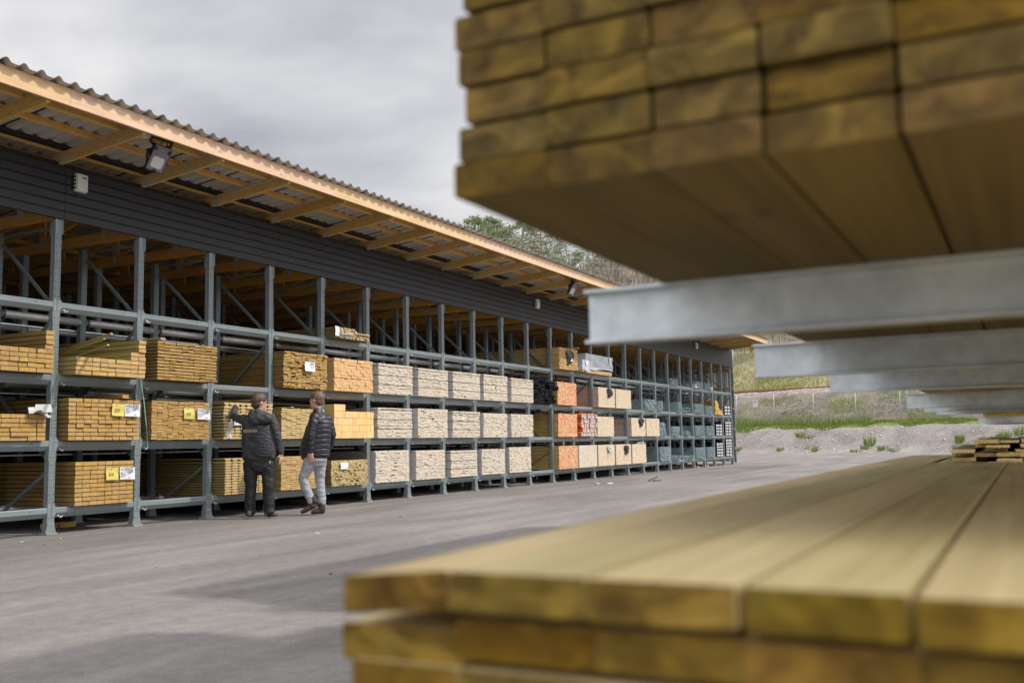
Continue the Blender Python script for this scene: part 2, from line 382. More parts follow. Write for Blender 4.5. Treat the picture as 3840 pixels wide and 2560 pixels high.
def leaf(name, c0, c1, tr=.25):
    m, t, b = mk(name)
    at = nd(t, 'ShaderNodeAttribute'); at.attribute_name = 'bv'; sp = nd(t, 'ShaderNodeSeparateColor'); t.links.new(at.outputs['Color'], sp.inputs[0])
    t.links.new(mixc(t, sp.outputs[0], c0, c1), b.inputs['Base Color']); b.inputs['Roughness'].default_value = .7; b.inputs['Specular IOR Level'].default_value = .2
    tl = nd(t, 'ShaderNodeBsdfTranslucent'); t.links.new(mixc(t, sp.outputs[0], c0, c1), tl.inputs[0])
    mx = nd(t, 'ShaderNodeMixShader'); mx.inputs[0].default_value = tr
    t.links.new(b.outputs[0], mx.inputs[1]); t.links.new(tl.outputs[0], mx.inputs[2])
    t.links.new(mx.outputs[0], t.nodes['Material Output'].inputs[0]); return m
M['grass'] = leaf('green_grass', (.10, .15, .03), (.23, .30, .07))
M['drygrass'] = leaf('dry_grass', (.20, .20, .07), (.40, .36, .19))
M['twig'] = leaf('bare_twigs', (.20, .17, .14), (.44, .385, .32), .05)
M['pine_l'] = leaf('pine_needles', (.10, .13, .06), (.30, .33, .17))
M['spring'] = leaf('spring_leaves', (.15, .19, .03), (.32, .34, .07))
M['willow'] = leaf('willow_shoots', (.42, .33, .01), (.62, .50, .03), .1)
M['bark'] = plain('bark', (.16, .11, .085), .9, 0, .3, 4)
M['stone'] = plain('pale_stone', (.40, .38, .36), .8, 0, .3, 9)
M['fence'] = plain('fence_steel', (.36, .38, .39), .5, .3, .1)
M['skin'] = plain('skin', (.52, .29, .21), .55, 0, .10, 14)
M['hair'] = plain('brown_hair', (.075, .04, .025), .55, 0, .35, 60, .5, .5)
def cloth(name, col, sc=5, st=.5, dist=.02, rough=.7, stretch=(1, 1, 3)):
    m, t, b = mk(name)
    c = nd(t, 'ShaderNodeTexCoord').outputs['Object']
    n = noise(t, mapping(t, c, stretch), sc, 3, .5, 1.2); f = noise(t, c, 90, 2)
    t.links.new(ramp(t, f, [(.3, tuple(x*.8 for x in col)), (.7, tuple(x*1.2 for x in col))]), b.inputs['Base Color'])
    b.inputs['Roughness'].default_value = rough; bump(t, b, n, st, dist); return m
M['hair2'] = plain('light_brown_hair', (.14, .08, .048), .55, 0, .35, 60, .5, .5)
M['jacket1'] = cloth('charcoal_softshell', (.036, .037, .040), 7, .5, .02)
M['panel1'] = cloth('quilted_navy_black', (.014, .017, .024), 16, .7, .015, .50, (.6, .6, 2.5))
M['trouser1'] = cloth('black_work_trousers', (.011, .011, .013), 9, .7, .02)
M['jacket2'] = cloth('quilted_black_jacket', (.017, .018, .026), 8, .3, .010, .48)
M['trouser2'] = cloth('grey_chinos', (.30, .31, .34), 9, .8, .02, .8, (1, 1, 2))
M['suede'] = cloth('brown_suede', (.055, .032, .026), 20, .3, .006, .85)
M['sole_w'] = plain('white_sole', (.60, .60, .58), .6)
M['sole_g'] = plain('grey_sole', (.13, .12, .115), .7)
M['shoe'] = plain('grey_knit_shoe', (.06, .06, .065), .8, 0, .3, 60)
M['cream'] = plain('cream_print', (.62, .53, .33), .6)
# ------------------------------------------------------------------ layout numbers
BAY = 1.3572; Y0 = 8.502
def py(k): return Y0 + BAY*(k-1)           # post k
LV = [0.336, 1.173, 2.009, 2.951]          # shelf beam tops
YEND = 41.40
# ------------------------------------------------------------------ yard
g = MB(); g.poly([(-150, -120, 0), (220, -120, 0), (220, 140, 0), (-150, 140, 0)], m=0)
g.build('yard', M['asphalt'], kind='structure', label='grey asphalt yard between the racks')
# ------------------------------------------------------------------ storage shed
shed = empty('timber_shed', (0, 20, 0), 'long open timber shed with corrugated roof and black boarded front over the steel rack', 'shed')
ZS0, ZS1 = 4.033, 4.743
rows = 6; rh = (ZS1-ZS0)/rows
segs = [3.0, 8.56, 12.70, 17.3, 22.0, 26.8, 31.6, 36.4, YEND+.02]
for i in range(rows):
    z0 = ZS0 + i*rh
    for j in range(len(segs)-1):
        b = MB()
        prof = [(-.02, z0+.001), (.028, z0+.001), (.028, z0+rh*.80), (.0215, z0+rh*.985), (-.02, z0+rh*.985)]
        b.prism(prof, fY, segs[j]+.003, segs[j+1]-.003)
        b.build('cladding_board', M['clad'], shed)
b = MB(); b.box((-.05, 3, ZS0+.01), (-.022, YEND, ZS1+.05)); b.build('wall_backing', M['black'], shed)
RS = .1008                                  # roof slope
def zr(x): return 4.752 + RS*x
ks = list(range(-3, 26))
def truss(k):
    y = py(k); y0, y1 = y-.0225, y+.0225
    b = MB(); h = .155
    b.prism([(-7.9, zr(-7.9)), (1.515, zr(1.515)), (1.515, zr(1.515)+h), (-7.9, zr(-7.9)+h)], lambda a, c, t: (a, t, c), y1, y0)
    if k >= -1:                              # faint grade stamp along the rafter side
        x = .35; r_ = random.Random(k)
        while x < 1.35:
            wdt = r_.choice((.012, .02, .03, .05))
            if r_.random() < .6:
                q = 0
                while q < wdt:
                    b.box((x+q, y0-.0010, zr(x)+.035), (x+q+.003, y0-.0002, zr(x)+.035+r_.uniform(.006, .010)), m=1); q += .011
            x += wdt+.03
    b.build('rafter', [M['spruce'], M['bark']], shed)
    b = MB(); b.box((-7.9, y0-.001, 4.035), (-.06, y1+.001, 4.18))
    for xx in (-.75, -2.1, -3.4, -4.7):
        b.box((xx-.06, y0+.003, 4.17), (xx+.06, y1-.003, zr(xx-.06)+.01))
    for xa, xb in ((-.85, -2.0), (-2.2, -3.3), (-3.5, -4.6)):
        za, zb = zr(xa)-.01, 4.19
        b.prism([(xa, za-.09), (xa, za), (xb, zb+.05), (xb, zb-.02)], lambda a, c, t: (a, t, c), y0+.006, y1-.006)
    b.build('tie_beam', M['spruce_in'], shed)
    if k >= 0:
        for (xa, xb, za, zb) in ((.03, .16, zr(.05)+.005, zr(.05)+.085), (-.79, -.71, 4.10, 4.25), (-2.14, -2.06, 4.10, 4.25)):
            b = MB(); b.box((xa, y0-.004, za), (xb, y1+.004, zb)); b.build('nail_plate', M['tube'], shed)
for k in ks: truss(k)
def purlin(x, w_=.07, h=.062, mat='spruce', name='purlin', zo=0, y0=2.8, y1=YEND+.05):
    b = MB(); z = zr(x)+.155+zo
    b.prism([(x, z), (x+w_, z+RS*w_), (x+w_, z+h+RS*w_), (x, z+h)], lambda a, c, t: (a, t, c), y1, y0)
    b.build(name, M[mat], shed)
for x in (1.07, .62, -.02, -.45, -1.05, -1.65, -2.4, -3.1, -3.9, -4.7, -5.5, -6.4): purlin(x)
purlin(.055, .075, .05, 'black', 'roof_seal_strip', .010)
fz0, fz1 = 4.932, 5.128
fy = [2.8, 7.4, 12.2, 17.05, 21.9, 26.7, 31.5, 36.3, YEND+.06]
for j in range(len(fy)-1):
    b = MB(); b.box((1.518, fy[j]+.0015, fz0), (1.563, fy[j+1]-.0015, fz1), grain=1); b.build('fascia_board', M['fascia'], shed)
# corrugated sheet
P_ = .2144; hh = .046
def corr(y):
    u = ((y-6.958)/P_) % 1.0
    pts = [(0, 1), (.07, 1), (.27, .07), (.5, 0), (.73, .07), (.93, 1), (1, 1)]
    for (a, za), (b_, zb) in zip(pts, pts[1:]):
        if a <= u <= b_: return hh*(za+(zb-za)*(u-a)/(b_-a))
    return 0
b = MB(); ys = []; n0 = int((2.8-6.958)/P_)-1
k = n0
while True:
    for f in (0.0, .07, .27, .5, .73, .93):
        ys.append(6.958+(k+f)*P_)
    k += 1
    if 6.958+k*P_ > YEND+.12: break
ysw = [y for y in ys if y < YEND+.12]
zb = lambda x: zr(x)+.155+.064
xs = (-7.95, 1.655); th = .004
for a, c in zip(ysw, ysw[1:]):
    for (dz, mm) in ((0, 0), (th, 1)):
        q = [(xs[0], a, zb(xs[0])+corr(a)+dz), (xs[1], a, zb(xs[1])+corr(a)+dz), (xs[1], c, zb(xs[1])+corr(c)+dz), (xs[0], c, zb(xs[0])+corr(c)+dz)]
        b.poly(q if dz == 0 else q, m=mm)
    b.poly([(xs[1], a, zb(xs[1])+corr(a)), (xs[1], c, zb(xs[1])+corr(c)), (xs[1], c, zb(xs[1])+corr(c)+th), (xs[1], a, zb(xs[1])+corr(a)+th)], m=1)
b.build('roof_sheet', [M['sheet'], M['sheet_top']], shed)
b = MB()                                    # sheet lap seams seen from below
for i in range(0, 40):
    yy = 6.958+(i*5-18+.80)*P_
    if 3 < yy < YEND:
        b.prism([(-3, zb(-3)-.004), (1.66, zb(1.66)-.004), (1.66, zb(1.66)+.030), (-3, zb(-3)+.030)], lambda a_, c_, t_: (a_, t_, c_), yy, yy+.008)
b.build('sheet_lap', M['black'], shed)
# end wall, back wall, added near wall
b = MB(); x = -7.9; 
while x < -.06:
    for (xa, xb, ya, yb) in ((x, x+.10, 0, 0), (x+.10, x+.14, 0, .035), (x+.14, x+.24, .035, .035), (x+.24, x+.28, .035, 0)):
        xb = min(xb, -.06); 
        if xa >= xb: continue
        b.poly([(xa, YEND+.10+ya, .1), (xb, YEND+.10+yb, .1), (xb, YEND+.10+yb, zr(xb)+.2), (xa, YEND+.10+ya, zr(xa)+.2)])
    x += .28
b.build('end_wall', M['wallsheet'], shed)
for z in (.62, 1.42, 2.28, 3.12, 3.86):
    b = MB(); b.box((-7.8, YEND+.02, z), (-.0, YEND+.085, z+.07)); b.build('wall_girt', M['spruce_in'], shed)
b = MB(); b.box((-.055, YEND+.09, .06), (.012, YEND+.15, 4.03)); b.build('corner_flashing', M['steel_in'], shed)
b = MB(); b.box((-8.06, 2.8, 0), (-7.96, YEND+.1, 4.25)); b.build('back_wall', M['wall_dark'], shed)
b = MB(); b.box((-7.9, 2.7, 0), (-.06, 2.78, 4.1)); b.build('near_light_block', M['wall_dark'], shed)  # added to keep sky light out of the shed's near end

# ------------------------------------------------------------------ pallet rack
def upright_mesh(name, ztop, front=True):
    b = MB(); w2 = .047
    prof = [(-.085, -w2), (-.003, -w2), (0, -w2+.004), (0, -.008), (-.007, 0), (0, .008), (0, w2-.004), (-.003, w2), (-.085, w2), (-.085, w2-.02), (-.080, w2-.02), (-.080, w2-.006), (-.012, w2-.006), (-.012, -w2+.006), (-.080, -w2+.006), (-.080, -w2+.02), (-.085, -w2+.02)]
    b.prism(prof, fZ, .03, ztop)
    z = .20; i = 0
    while z < ztop-.2:
        for s_ in (-1, 1):
            yy = s_*.026
            b.raw([(.0015, yy-.0045+s_*.006, z+.034), (.0015, yy+.0045+s_*.006, z+.034), (.0015, yy+.0045-s_*.006, z), (.0015, yy-.0045-s_*.006, z)], [(0, 1, 2, 3)], m=1)
            zc = z+.062
            b.raw([(.0015, yy+.007*math.cos(q*math.pi/4), zc+.007*math.sin(q*math.pi/4)) for q in range(8)], [tuple(range(8))], m=1)
        for zc in (z+.02,):
            b.raw([(-.03+.006*math.cos(q*math.pi/3), -w2-.0015, zc+.006*math.sin(q*math.pi/3)) for q in range(6)], [tuple(range(6))], m=1)
        z += .0935
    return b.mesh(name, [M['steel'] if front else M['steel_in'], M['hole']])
def foot_mesh(name):
    b = MB()
    # flared shoe round the upright
    for (x0, x1) in ((.001, .006),):
        b.prism([(-.075, .028), (.075, .028), (.052, .12), (.052, .155), (-.052, .155), (-.052, .12)], fX, x0, x1)
    b.box((-.13, -.078, .02), (.03, .078, .029))
    b.box((-.095, .049, .029), (.004, .053, .12)); b.box((-.095, -.053, .029), (.004, -.049, .12))
    return b.mesh(name, M['steel'])
def bolts(yz, x=.007):
    b = MB()
    for y, z in yz: b.tube([(x-.004, y, z), (x+.006, y, z)], .010, 6, smooth=False)
    return b.mesh('bolt', M['zinc'])
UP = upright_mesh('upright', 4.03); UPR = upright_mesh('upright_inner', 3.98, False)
FT = foot_mesh('foot'); BT = bolts([(-.022, .13), (.022, .13)])
capm = MB(); capm.box((-.09, .028, 3.84), (.004, .066, 4.03)); capm.box((-.11, -.05, 3.80), (-.088, .05, 3.99)); CAPM = capm.mesh('head_bracket', M['steel_in'])
shm = MB()
for i in range(5): shm.box((-.125, -.078, .004*i+.0005), (.034, .078, .004*i+.0035))
SHM = shm.mesh('shim_plates', M['shim'])
def mobj(name, me, parent, loc):
    o = bpy.data.objects.new(name, me); COL.objects.link(o); o.parent = parent; o.location = loc; WLOC[o.name] = wloc(parent)+Vector(loc); return o
rack = empty('storage_rack', (0, 24, 0), 'long grey steel rack full of timber packs, its front posts under the black boarded wall', 'storage rack')
BASE = Vector((0, 24, 0))
for k in range(0, 26):
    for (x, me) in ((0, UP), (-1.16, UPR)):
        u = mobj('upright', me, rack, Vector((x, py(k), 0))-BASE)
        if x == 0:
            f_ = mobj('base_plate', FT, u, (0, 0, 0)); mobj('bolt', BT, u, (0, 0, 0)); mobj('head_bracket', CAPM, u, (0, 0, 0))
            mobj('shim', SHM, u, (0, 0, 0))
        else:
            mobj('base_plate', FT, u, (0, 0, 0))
P1 = MB(); P1.box((-.10, py(1)-.095, .0005), (.045, py(1)+.10, .006)); P1.build('rusty_shim', M['rust'], rack)
# front beams
def beam_mesh():
    b = MB(); L = BAY-.098
    prof = [(-.085, 0), (-.085, -.125), (-.045, -.125), (-.002, -.066), (-.002, -.010), (-.008, 0)]
    b.prism(prof[::-1], lambda a, c, t: (a, t, c), .049, .049+L)
    b.prism([(.0495, .02), (.075, .02), (.075, -.075), (.066, -.09), (.0495, -.09)], fX, -.003, .0035)
    pts = [(BAY-.017, .055), (BAY-.023, .04), (BAY-.015, .03), (BAY-.025, .0), (BAY-.015, -.01), (BAY-.023, -.05), (BAY-.015, -.06), (BAY-.025, -.10), (BAY-.017, -.12), (BAY-.0505, -.12), (BAY-.0505, .055)]
    b.prism(pts, fX, -.003, .0032)
    pts = [(.025, .055), (.0505, .055), (.0505, -.12), (.016, -.12), (.024, -.10), (.015, -.085), (.024, -.06), (.015, -.045), (.024, -.02), (.015, 0), (.024, .02)]
    b.prism(pts, fX, -.001, .0042)
    b.box((-.075, .0485, -.245), (-.0, .0535, -.0)); b.box((-.08, BAY-.0535, -.25), (-.004, BAY-.0485, .05))
    b.raw([(-.0005, BAY*.78+.008*math.cos(q*math.pi/4), -.035+.008*math.sin(q*math.pi/4)) for q in range(8)], [tuple(range(8))], m=1)
    return b.mesh('shelf_beam', [M['steel'], M['hole']])
def pin_mesh():
    b = MB()
    b.tube([(.012, .10, -.085), (.022, .085, -.10), (.02, .115, -.118), (.024, .15, -.112), (.018, .165, -.098)], .0045, 6)
    b.tube([(.016, .11, -.135), (.024, .13, -.118), (.018, .15, -.13)], .0045, 6)
    return b.mesh('safety_clip', M['zinc'])
BM, PN = beam_mesh(), pin_mesh()
bt2 = MB()
for yy in (-.024, .024):
    bt2.tube([(.002, yy, .012), (.007, yy, .012)], .007, 6, smooth=False)
BT2 = bt2.mesh('bolt', M['zinc'])
for k in range(0, 25):
    for z in LV:
        o = mobj('shelf_beam', BM, rack, Vector((0, py(k), z))-BASE)
        if k < 19: mobj('safety_clip', PN, o, (0, 0, 0)); mobj('bolt', BT2, o, (0, 0, 0))
def tubemesh():
    b = MB(); b.tube([(0, .07, 0), (0, BAY-.04, 0)], .054, 18)
    for yy in (.075, .095): b.tube([(0, yy, 0), (0, yy+.010, 0)], .061, 18, m=1, smooth=False)
    return b.mesh('support_tube', [M['tube'], M['hole']])
TB = tubemesh()
for k in range(0, 25):
    for z in LV: mobj('support_tube', TB, rack, Vector((-1.205, py(k), z-.05))-BASE)
for z in LV:
    b = MB(); b.box((-1.25, py(0), z-.185), (-1.235, py(25), z-.168)); b.build('stay_rail', M['zinc'], rack)
def bracemesh():
    b = MB(); y = .025
    def bar(p, q, w_=.020):
        d = (Vector(q)-Vector(p)).normalized(); n_ = Vector((d.z, 0, -d.x))
        P = [Vector(p)+n_*w_, Vector(p)-n_*w_, Vector(q)-n_*w_, Vector(q)+n_*w_]
        b.raw([tuple(v+Vector((0, yy, 0))) for yy in (y-.013, y+.013) for v in P], [(0, 1, 2, 3), (7, 6, 5, 4), (0, 4, 5, 1), (1, 5, 6, 2), (2, 6, 7, 3), (3, 7, 4, 0)])
    F_, R_ = -.06, -1.14
    bar((R_, 0, 3.82), (F_, 0, 2.86)); bar((F_, 0, 2.78), (R_, 0, 1.86)); bar((R_, 0, 1.80), (F_, 0, .88)); bar((F_, 0, .82), (R_, 0, .16))
    bar((R_, 0, 3.93), (F_, 0, 3.93), .012)
    return b.mesh('frame_brace', M['steel_in'])
BR = bracemesh()
for k in range(0, 26): mobj('frame_brace', BR, rack, Vector((0, py(k), 0))-BASE)
rack2 = empty('storage_rack', (-3, 24, 0), 'second steel rack standing deeper inside the shed behind the front rack', 'storage rack')
B2 = Vector((-3, 24, 0))
for k in range(0, 26):
    for x in (-2.46, -3.62, -4.9):
        u = mobj('upright', UPR if x < -3 else UP, rack2, Vector((x, py(k), 0))-B2)
    if True: mobj('frame_brace', BR, rack2, Vector((-2.46, py(k), 0))-B2)
TB2 = MB(); TB2.tube([(0, .06, 0), (0, BAY-.06, 0)], .045, 14); TB2 = TB2.mesh('support_tube', M['tube'])
for k in range(0, 25):
    for z in LV: mobj('support_tube', TB2, rack2, Vector((-2.50, py(k), z-.05))-B2)
for z in LV:
    b = MB(); b.box((-4.97, py(0), z-.1), (-4.92, py(25), z)); b.build('rear_beam', M['steel_in'], rack2)
# ------------------------------------------------------------------ goods on the rack
ORD = ['first', 'second', 'third', 'fourth', 'fifth', 'sixth', 'seventh', 'eighth', 'ninth', 'tenth', 'eleventh', 'twelfth', 'thirteenth', 'fourteenth', 'fifteenth', 'sixteenth', 'seventeenth', 'eighteenth', 'nineteenth', 'twentieth', 'twenty-first', 'twenty-second', 'twenty-third', 'twenty-fourth', 'twenty-fifth']
SH = ['bottom', 'second', 'third', 'top']
def where(bay, lev): return '%s shelf, %s bay' % (SH[lev], ORD[bay])
def deckprof(y0, y1, z0, z1, up):
    w_ = y1-y0; h = z1-z0; P = []
    n = 8
    if up:   # flat bottom, arched top
        P = [(y0, z0), (y1, z0), (y1, z0+h*.50)]
        for i in range(1, n): a = math.pi*i/n; P.append((y1-w_*i/n, z0+h*(.50+.50*math.sin(a)**.6)))
        P.append((y0, z0+h*.50))
    else:
        P = [(y0, z1), (y0, z1-h*.50)]
        for i in range(1, n): a = math.pi*i/n; P.append((y0+w_*i/n, z1-h*(.50+.50*math.sin(a)**.6)))
        P += [(y1, z1-h*.50), (y1, z1)]
    return P
def pack(bay, lev, mat, look, h, nrow, bw, y0=.15, y1=1.22, xf=.12, L=4.8, jx=.012, gap=.16, brick=0.0, parts=False, shape=0,
         start=None, every=0, seed=None, messy=0.0, jz=.0, group=None, name='timber_pack', z0=None, cat='timber pack', skip=None):
    r = random.Random(seed if seed is not None else bay*10+lev)
    zb_ = LV[lev]+.006 if z0 is None else z0
    ya, yb = py(bay)+y0, py(bay)+y1
    org = (xf-L/2, (ya+yb)/2, zb_)
    root = empty(name, org, look+', '+where(bay, lev), cat, group)
    pitch = h/nrow; b = MB(); bh = pitch*(1-gap)
    ncol = max(1, round((yb-ya)/bw)); bw = (yb-ya)/ncol
    zz = zb_
    if every: pitch = (h-.012*(nrow//every))/nrow; bh = pitch*(1-gap)
    for i in range(nrow):
        y = ya; c0 = start[i] if start and i < len(start) else 0
        first = True; c = 0
        offs = r.uniform(0, bw) if brick and r.random() < brick else 0
        rowx = r.uniform(-jx, jx)*.6
        while y < yb-.012:
            w_ = bw*(1+ (r.uniform(-.12, .12)*brick))
            if first and offs > .02: w_ = max(.03, offs)
            if y+w_ > yb-.02: w_ = yb-y
            first = False
            if c >= c0 and not (skip and skip(i, c, r)):
                x1 = xf+rowx+r.gauss(0, jx*.5)
                x1 = min(x1, xf+jx*2.2)
                if messy and r.random() < messy: x1 += r.uniform(-.06, .03)
                dz = r.uniform(-.5, .5)*jz*pitch
                col = (r.random(), r.random(), r.random())
                bb = MB() if parts else b
                e = .0028 if parts else .0014
                za, zb2 = zz+dz, zz+dz+bh
                if shape: bb.prism(deckprof(y+.003, y+w_-.003, za, zb2, i < nrow-1), fX, x1-L, x1, col=col)
                else: bb.box((x1-L, y+e, za), (x1, y+w_-e, zb2), col=col)
                if parts: bb.build('board', M[mat], root)
            y += w_; c += 1
        zz += pitch
        if every and (i+1) % every == 0: zz += .012
    if not parts: b.build('boards', M[mat], root)
    return root, (xf, ya, yb, zb_, zz)
def text_mesh(s, size, mat, name='printed_text'):
    cu = bpy.data.curves.new(name, 'FONT'); cu.body = s; cu.size = size; cu.align_x = 'LEFT'; cu.offset = size*.004
    o = bpy.data.objects.new(name, cu); COL.objects.link(o)
    dg = bpy.context.evaluated_depsgraph_get(); me = bpy.data.meshes.new_from_object(o.evaluated_get(dg)); me.name = name
    bpy.data.objects.remove(o); bpy.data.curves.remove(cu)
    me.materials.clear(); me.materials.append(mat); return me
def put_text(s, size, mat, parent, x, y, z, sx=1.0, name='printed_text', rot=None):
    """text in the YZ plane facing +X, reading along +Y; world position x,y,z"""
    me = text_mesh(s, size, mat, name)
    R3 = rot if rot is not None else Matrix(((0, 0, 1), (1, 0, 0), (0, 1, 0)))
    for v in me.vertices:
        p = Vector((v.co.x*sx, v.co.y, 0)); v.co = R3 @ p
    o = bpy.data.objects.new(name, me); COL.objects.link(o); o.parent = parent; o.location = Vector((x, y, z))-wloc(parent)
    return o
def sheet(parent, x, y0, y1, z0, z1, mat, name, seed=0, wav=.004, n=6, label=None):
    """thin slightly curled paper stapled on a face that looks to +X"""
    r = random.Random(seed); ph = r.uniform(0, 6); b = MB(); G = {}
    for i in range(n+1):
        for j in range(n+1):
            u, v = i/n, j/n
            G[i, j] = (x+wav*(math.sin(u*5+ph)+math.cos(v*6+ph*2))+wav*1.2, y0+(y1-y0)*u+r.uniform(-.002, .002), z0+(z1-z0)*v-.006*u+r.uniform(-.002, .002))
    vs = [G[i, j] for i in range(n+1) for j in range(n+1)]
    fs = [(i*(n+1)+j, (i+1)*(n+1)+j, (i+1)*(n+1)+j+1, i*(n+1)+j+1) for i in range(n) for j in range(n)]
    b.raw(vs, fs, smooth=True); 
    o = b.build(name, M[mat], parent); 
    if label: o['label'] = label
    return o
def tagset(root, geo, ya, z, lines, yellow=None, w_=.24, h=.165):
    """white sheet (with its print) at ya.., z; optional yellow sheet to the left"""
    xf = geo[0]+.022
    s_ = sheet(root, xf, ya, ya+w_, z, z+h, 'paper', 'label_sheet', seed=int(ya*100))
    xt = xf+.016
    for (txt, size, dy_, dz_) in lines: put_text(txt, size, M['ink'], s_, xt, ya+dy_, z+dz_, sx=.92)
    b = MB(); r = random.Random(int(z*1000)); yy = ya+w_*.62
    while yy < ya+w_-.03:
        wd = r.choice((.0015, .002, .003)); b.box((xt-.0005, yy, z+h*.50), (xt, yy+wd, z+h*.72)); yy += wd+r.choice((.003, .005))
    b.box((xt-.0005, ya+.012, z+h*.82), (xt, ya+w_*.22, z+h*.88))
    for q in range(3): b.box((xt-.0005, ya+.012, z+h*(.40-.09*q)), (xt, ya+w_*r.uniform(.2, .45), z+h*(.425-.09*q)))
    b.build('barcode', M['ink'], s_)
    if yellow is not None:
        y_ = sheet(root, xf, yellow, yellow+w_*.80, z+.002, z+h, 'paper_y', 'warning_sheet', seed=3+int(ya*50))
        b = MB(); cx, cz = yellow+w_*.30, z+h*.45; pr = []
        for rr in (1.0, .80):
            pr.append([(xt, cx+.036*rr*max(-1, min(1, 1.4*math.cos(q*math.pi/12))), cz+.020*rr*max(-1, min(1, 1.4*math.sin(q*math.pi/12)))) for q in range(24)])
        for q in range(24):
            q2 = (q+1) % 24; b.raw([pr[0][q], pr[0][q2], pr[1][q2], pr[1][q]], [(0, 1, 2, 3)])
        b.box((xt-.0005, cx-.026, cz-.003), (xt, cx-.006, cz+.003)); b.box((xt-.0005, cx-.001, cz-.013), (xt, cx+.001, cz+.013)); b.box((xt-.0005, cx+.006, cz-.003), (xt, cx+.026, cz+.003))
        b.box((xt-.0005, yellow+w_*.25, z+h*.86), (xt, yellow+w_*.35, z+h*.90))
        b.build('printed_mark', M['ink'], y_)
GT = 'treated timber packs on the rack'; GW = 'pale planed packs on the rack'
# --- bay 0
rt, ge = pack(0, 1, 't_ends', 'part-used treated timber pack with a loose white sheet at its corner', .33, 6, .12, y0=-.02, y1=1.20, xf=.06, gap=.16, parts=True, group=GT, seed=5)
rt, ge = pack(0, 2, "t_ends", "part-used treated timber pack with tall stack left at its right", .54, 9, .12, y0=-.02, y1=1.20, xf=.18, gap=.15, parts=True, start=[0, 0, 0, 0, 0, 9, 9, 9, 9], group=GT, seed=6,
     )
# --- bay 1
rt, ge = pack(1, 0, 't_ends', 'full treated timber pack with yellow and white sheets numbered 82672', .565, 10, .12, y0=.27, y1=1.21, xf=.09, gap=.16, parts=True, group=GT, jx=.006, seed=11)
tagset(rt, ge, py(1)+.955, LV[0]+.315, [('82672', .062, .075, .115), ('45 x 120', .050, .006, .072), ('5.4', .034, .13, .012)], yellow=py(1)+.735, w_=.25, h=.165)
rt, ge = pack(1, 1, 't_ends', 'full treated timber pack with yellow and white sheets numbered 814543', .545, 10, .12, y0=.12, y1=1.26, xf=.13, gap=.16, parts=True, group=GT, jx=.012, seed=12)
tagset(rt, ge, py(1)+.985, LV[1]+.325, [('814543', .062, .055, .115), ('45 x 120', .050, .006, .072), ('4.2', .034, .15, .012)], yellow=py(1)+.775, w_=.25, h=.165)
rt, ge = pack(1, 2, 't_light', 'half-emptied treated timber pack, boards left only at its right side', .52, 9, .12, y0=.10, y1=1.22, xf=.27, gap=.15, parts=True, start=[0, 0, 0, 0, 7, 7, 8, 8, 8], group=GT, seed=13)
# --- bay 2
rt, ge = pack(2, 1, 't_ends', 'thin-board treated pack with yellow and white sheets numbered 817507', .545, 24, .096, y0=.12, y1=1.22, xf=.12, gap=.14, brick=.12, jx=.008, jz=.25, group=GT, seed=21, every=0)
tagset(rt, ge, py(2)+.96, LV[1]+.30, [('817507', .060, .075, .112), ('22 x 95', .050, .006, .070), ('4.8', .034, .15, .012)], yellow=py(2)+.70, w_=.25, h=.160)
rt, ge = pack(2, 2, 't_ends', 'untagged thin-board treated pack with dark gaps between every second layer', .545, 24, .11, y0=.08, y1=1.22, xf=.26, gap=.08, brick=.10, jx=.010, jz=.1, group=GT, seed=22, every=2)
# --- bay 3
rt, ge = pack(3, 0, 't_deck', 'pack of arched decking boards with a white sheet', .55, 14, .14, y0=.16, y1=1.20, xf=.16, gap=.10, shape=1, jx=.004, group=GT, seed=31)
sheet(rt, ge[0]+.03, py(3)+.70, py(3)+.84, LV[0]+.16, LV[0]+.39, 'paper', 'label_sheet', 31)
rt, ge = pack(3, 1, 't_deck', 'pack of arched decking boards with sheet marked 34x120', .56, 12, .12, y0=.10, y1=1.20, xf=.18, gap=.10, shape=1, jx=.012, group=GT, seed=32)
tagset(rt, ge, py(3)+.30, LV[1]+.22, [('34x120', .056, .008, .108), ('4.8', .034, .14, .012)], w_=.25, h=.165)
sheet(rt, ge[0]+.05, py(3)+.10, py(3)+.17, LV[1]+.02, LV[1]+.26, 'film', 'torn_film', 5, .03)
b = MB()
for (yy, zz) in ((py(3)+.13, LV[1]+.36), (py(3)+.29, LV[1]+.385)): b.box((ge[0]+.012, yy, zz), (ge[0]+.035, yy+.07, zz+.022))
b.build('green_strap', M['strap'], rt)
# --- bay 4
rt, ge = pack(4, 0, 't_light', 'unmarked flat-board treated pack', .55, 17, .12, y0=.10, y1=1.22, xf=.14, gap=.12, jx=.006, brick=.05, jz=.2, group=GT, seed=41)
rt, ge = pack(4, 1, 't_deck', 'flat-board treated pack with small yellow sheet behind the second man', .50, 16, .12, y0=.10, y1=1.22, xf=.14, gap=.14, jx=.010, brick=.05, jz=.2, group=GT, seed=42)
sheet(rt, ge[0]+.03, py(4)+.86, py(4)+.98, LV[1]+.32, LV[1]+.48, 'paper_y', 'warning_sheet', 8)
rt, ge = pack(4, 2, 't_ends', 'ragged thin-board treated pack with a white sheet at its middle', .60, 24, .095, y0=.08, y1=1.22, xf=.20, gap=.12, jx=.014, brick=.5, jz=.3, messy=.10, group=GT, seed=43)
s_ = sheet(rt, ge[0]+.045, py(4)+.56, py(4)+.82, LV[2]+.30, LV[2]+.46, 'paper', 'label_sheet', 12)
put_text('47085', .045, M['ink'], s_, ge[0]+.066, py(4)+.68, LV[2]+.41, .9); put_text('30x50', .036, M['ink'], s_, ge[0]+.066, py(4)+.70, LV[2]+.36, .9)
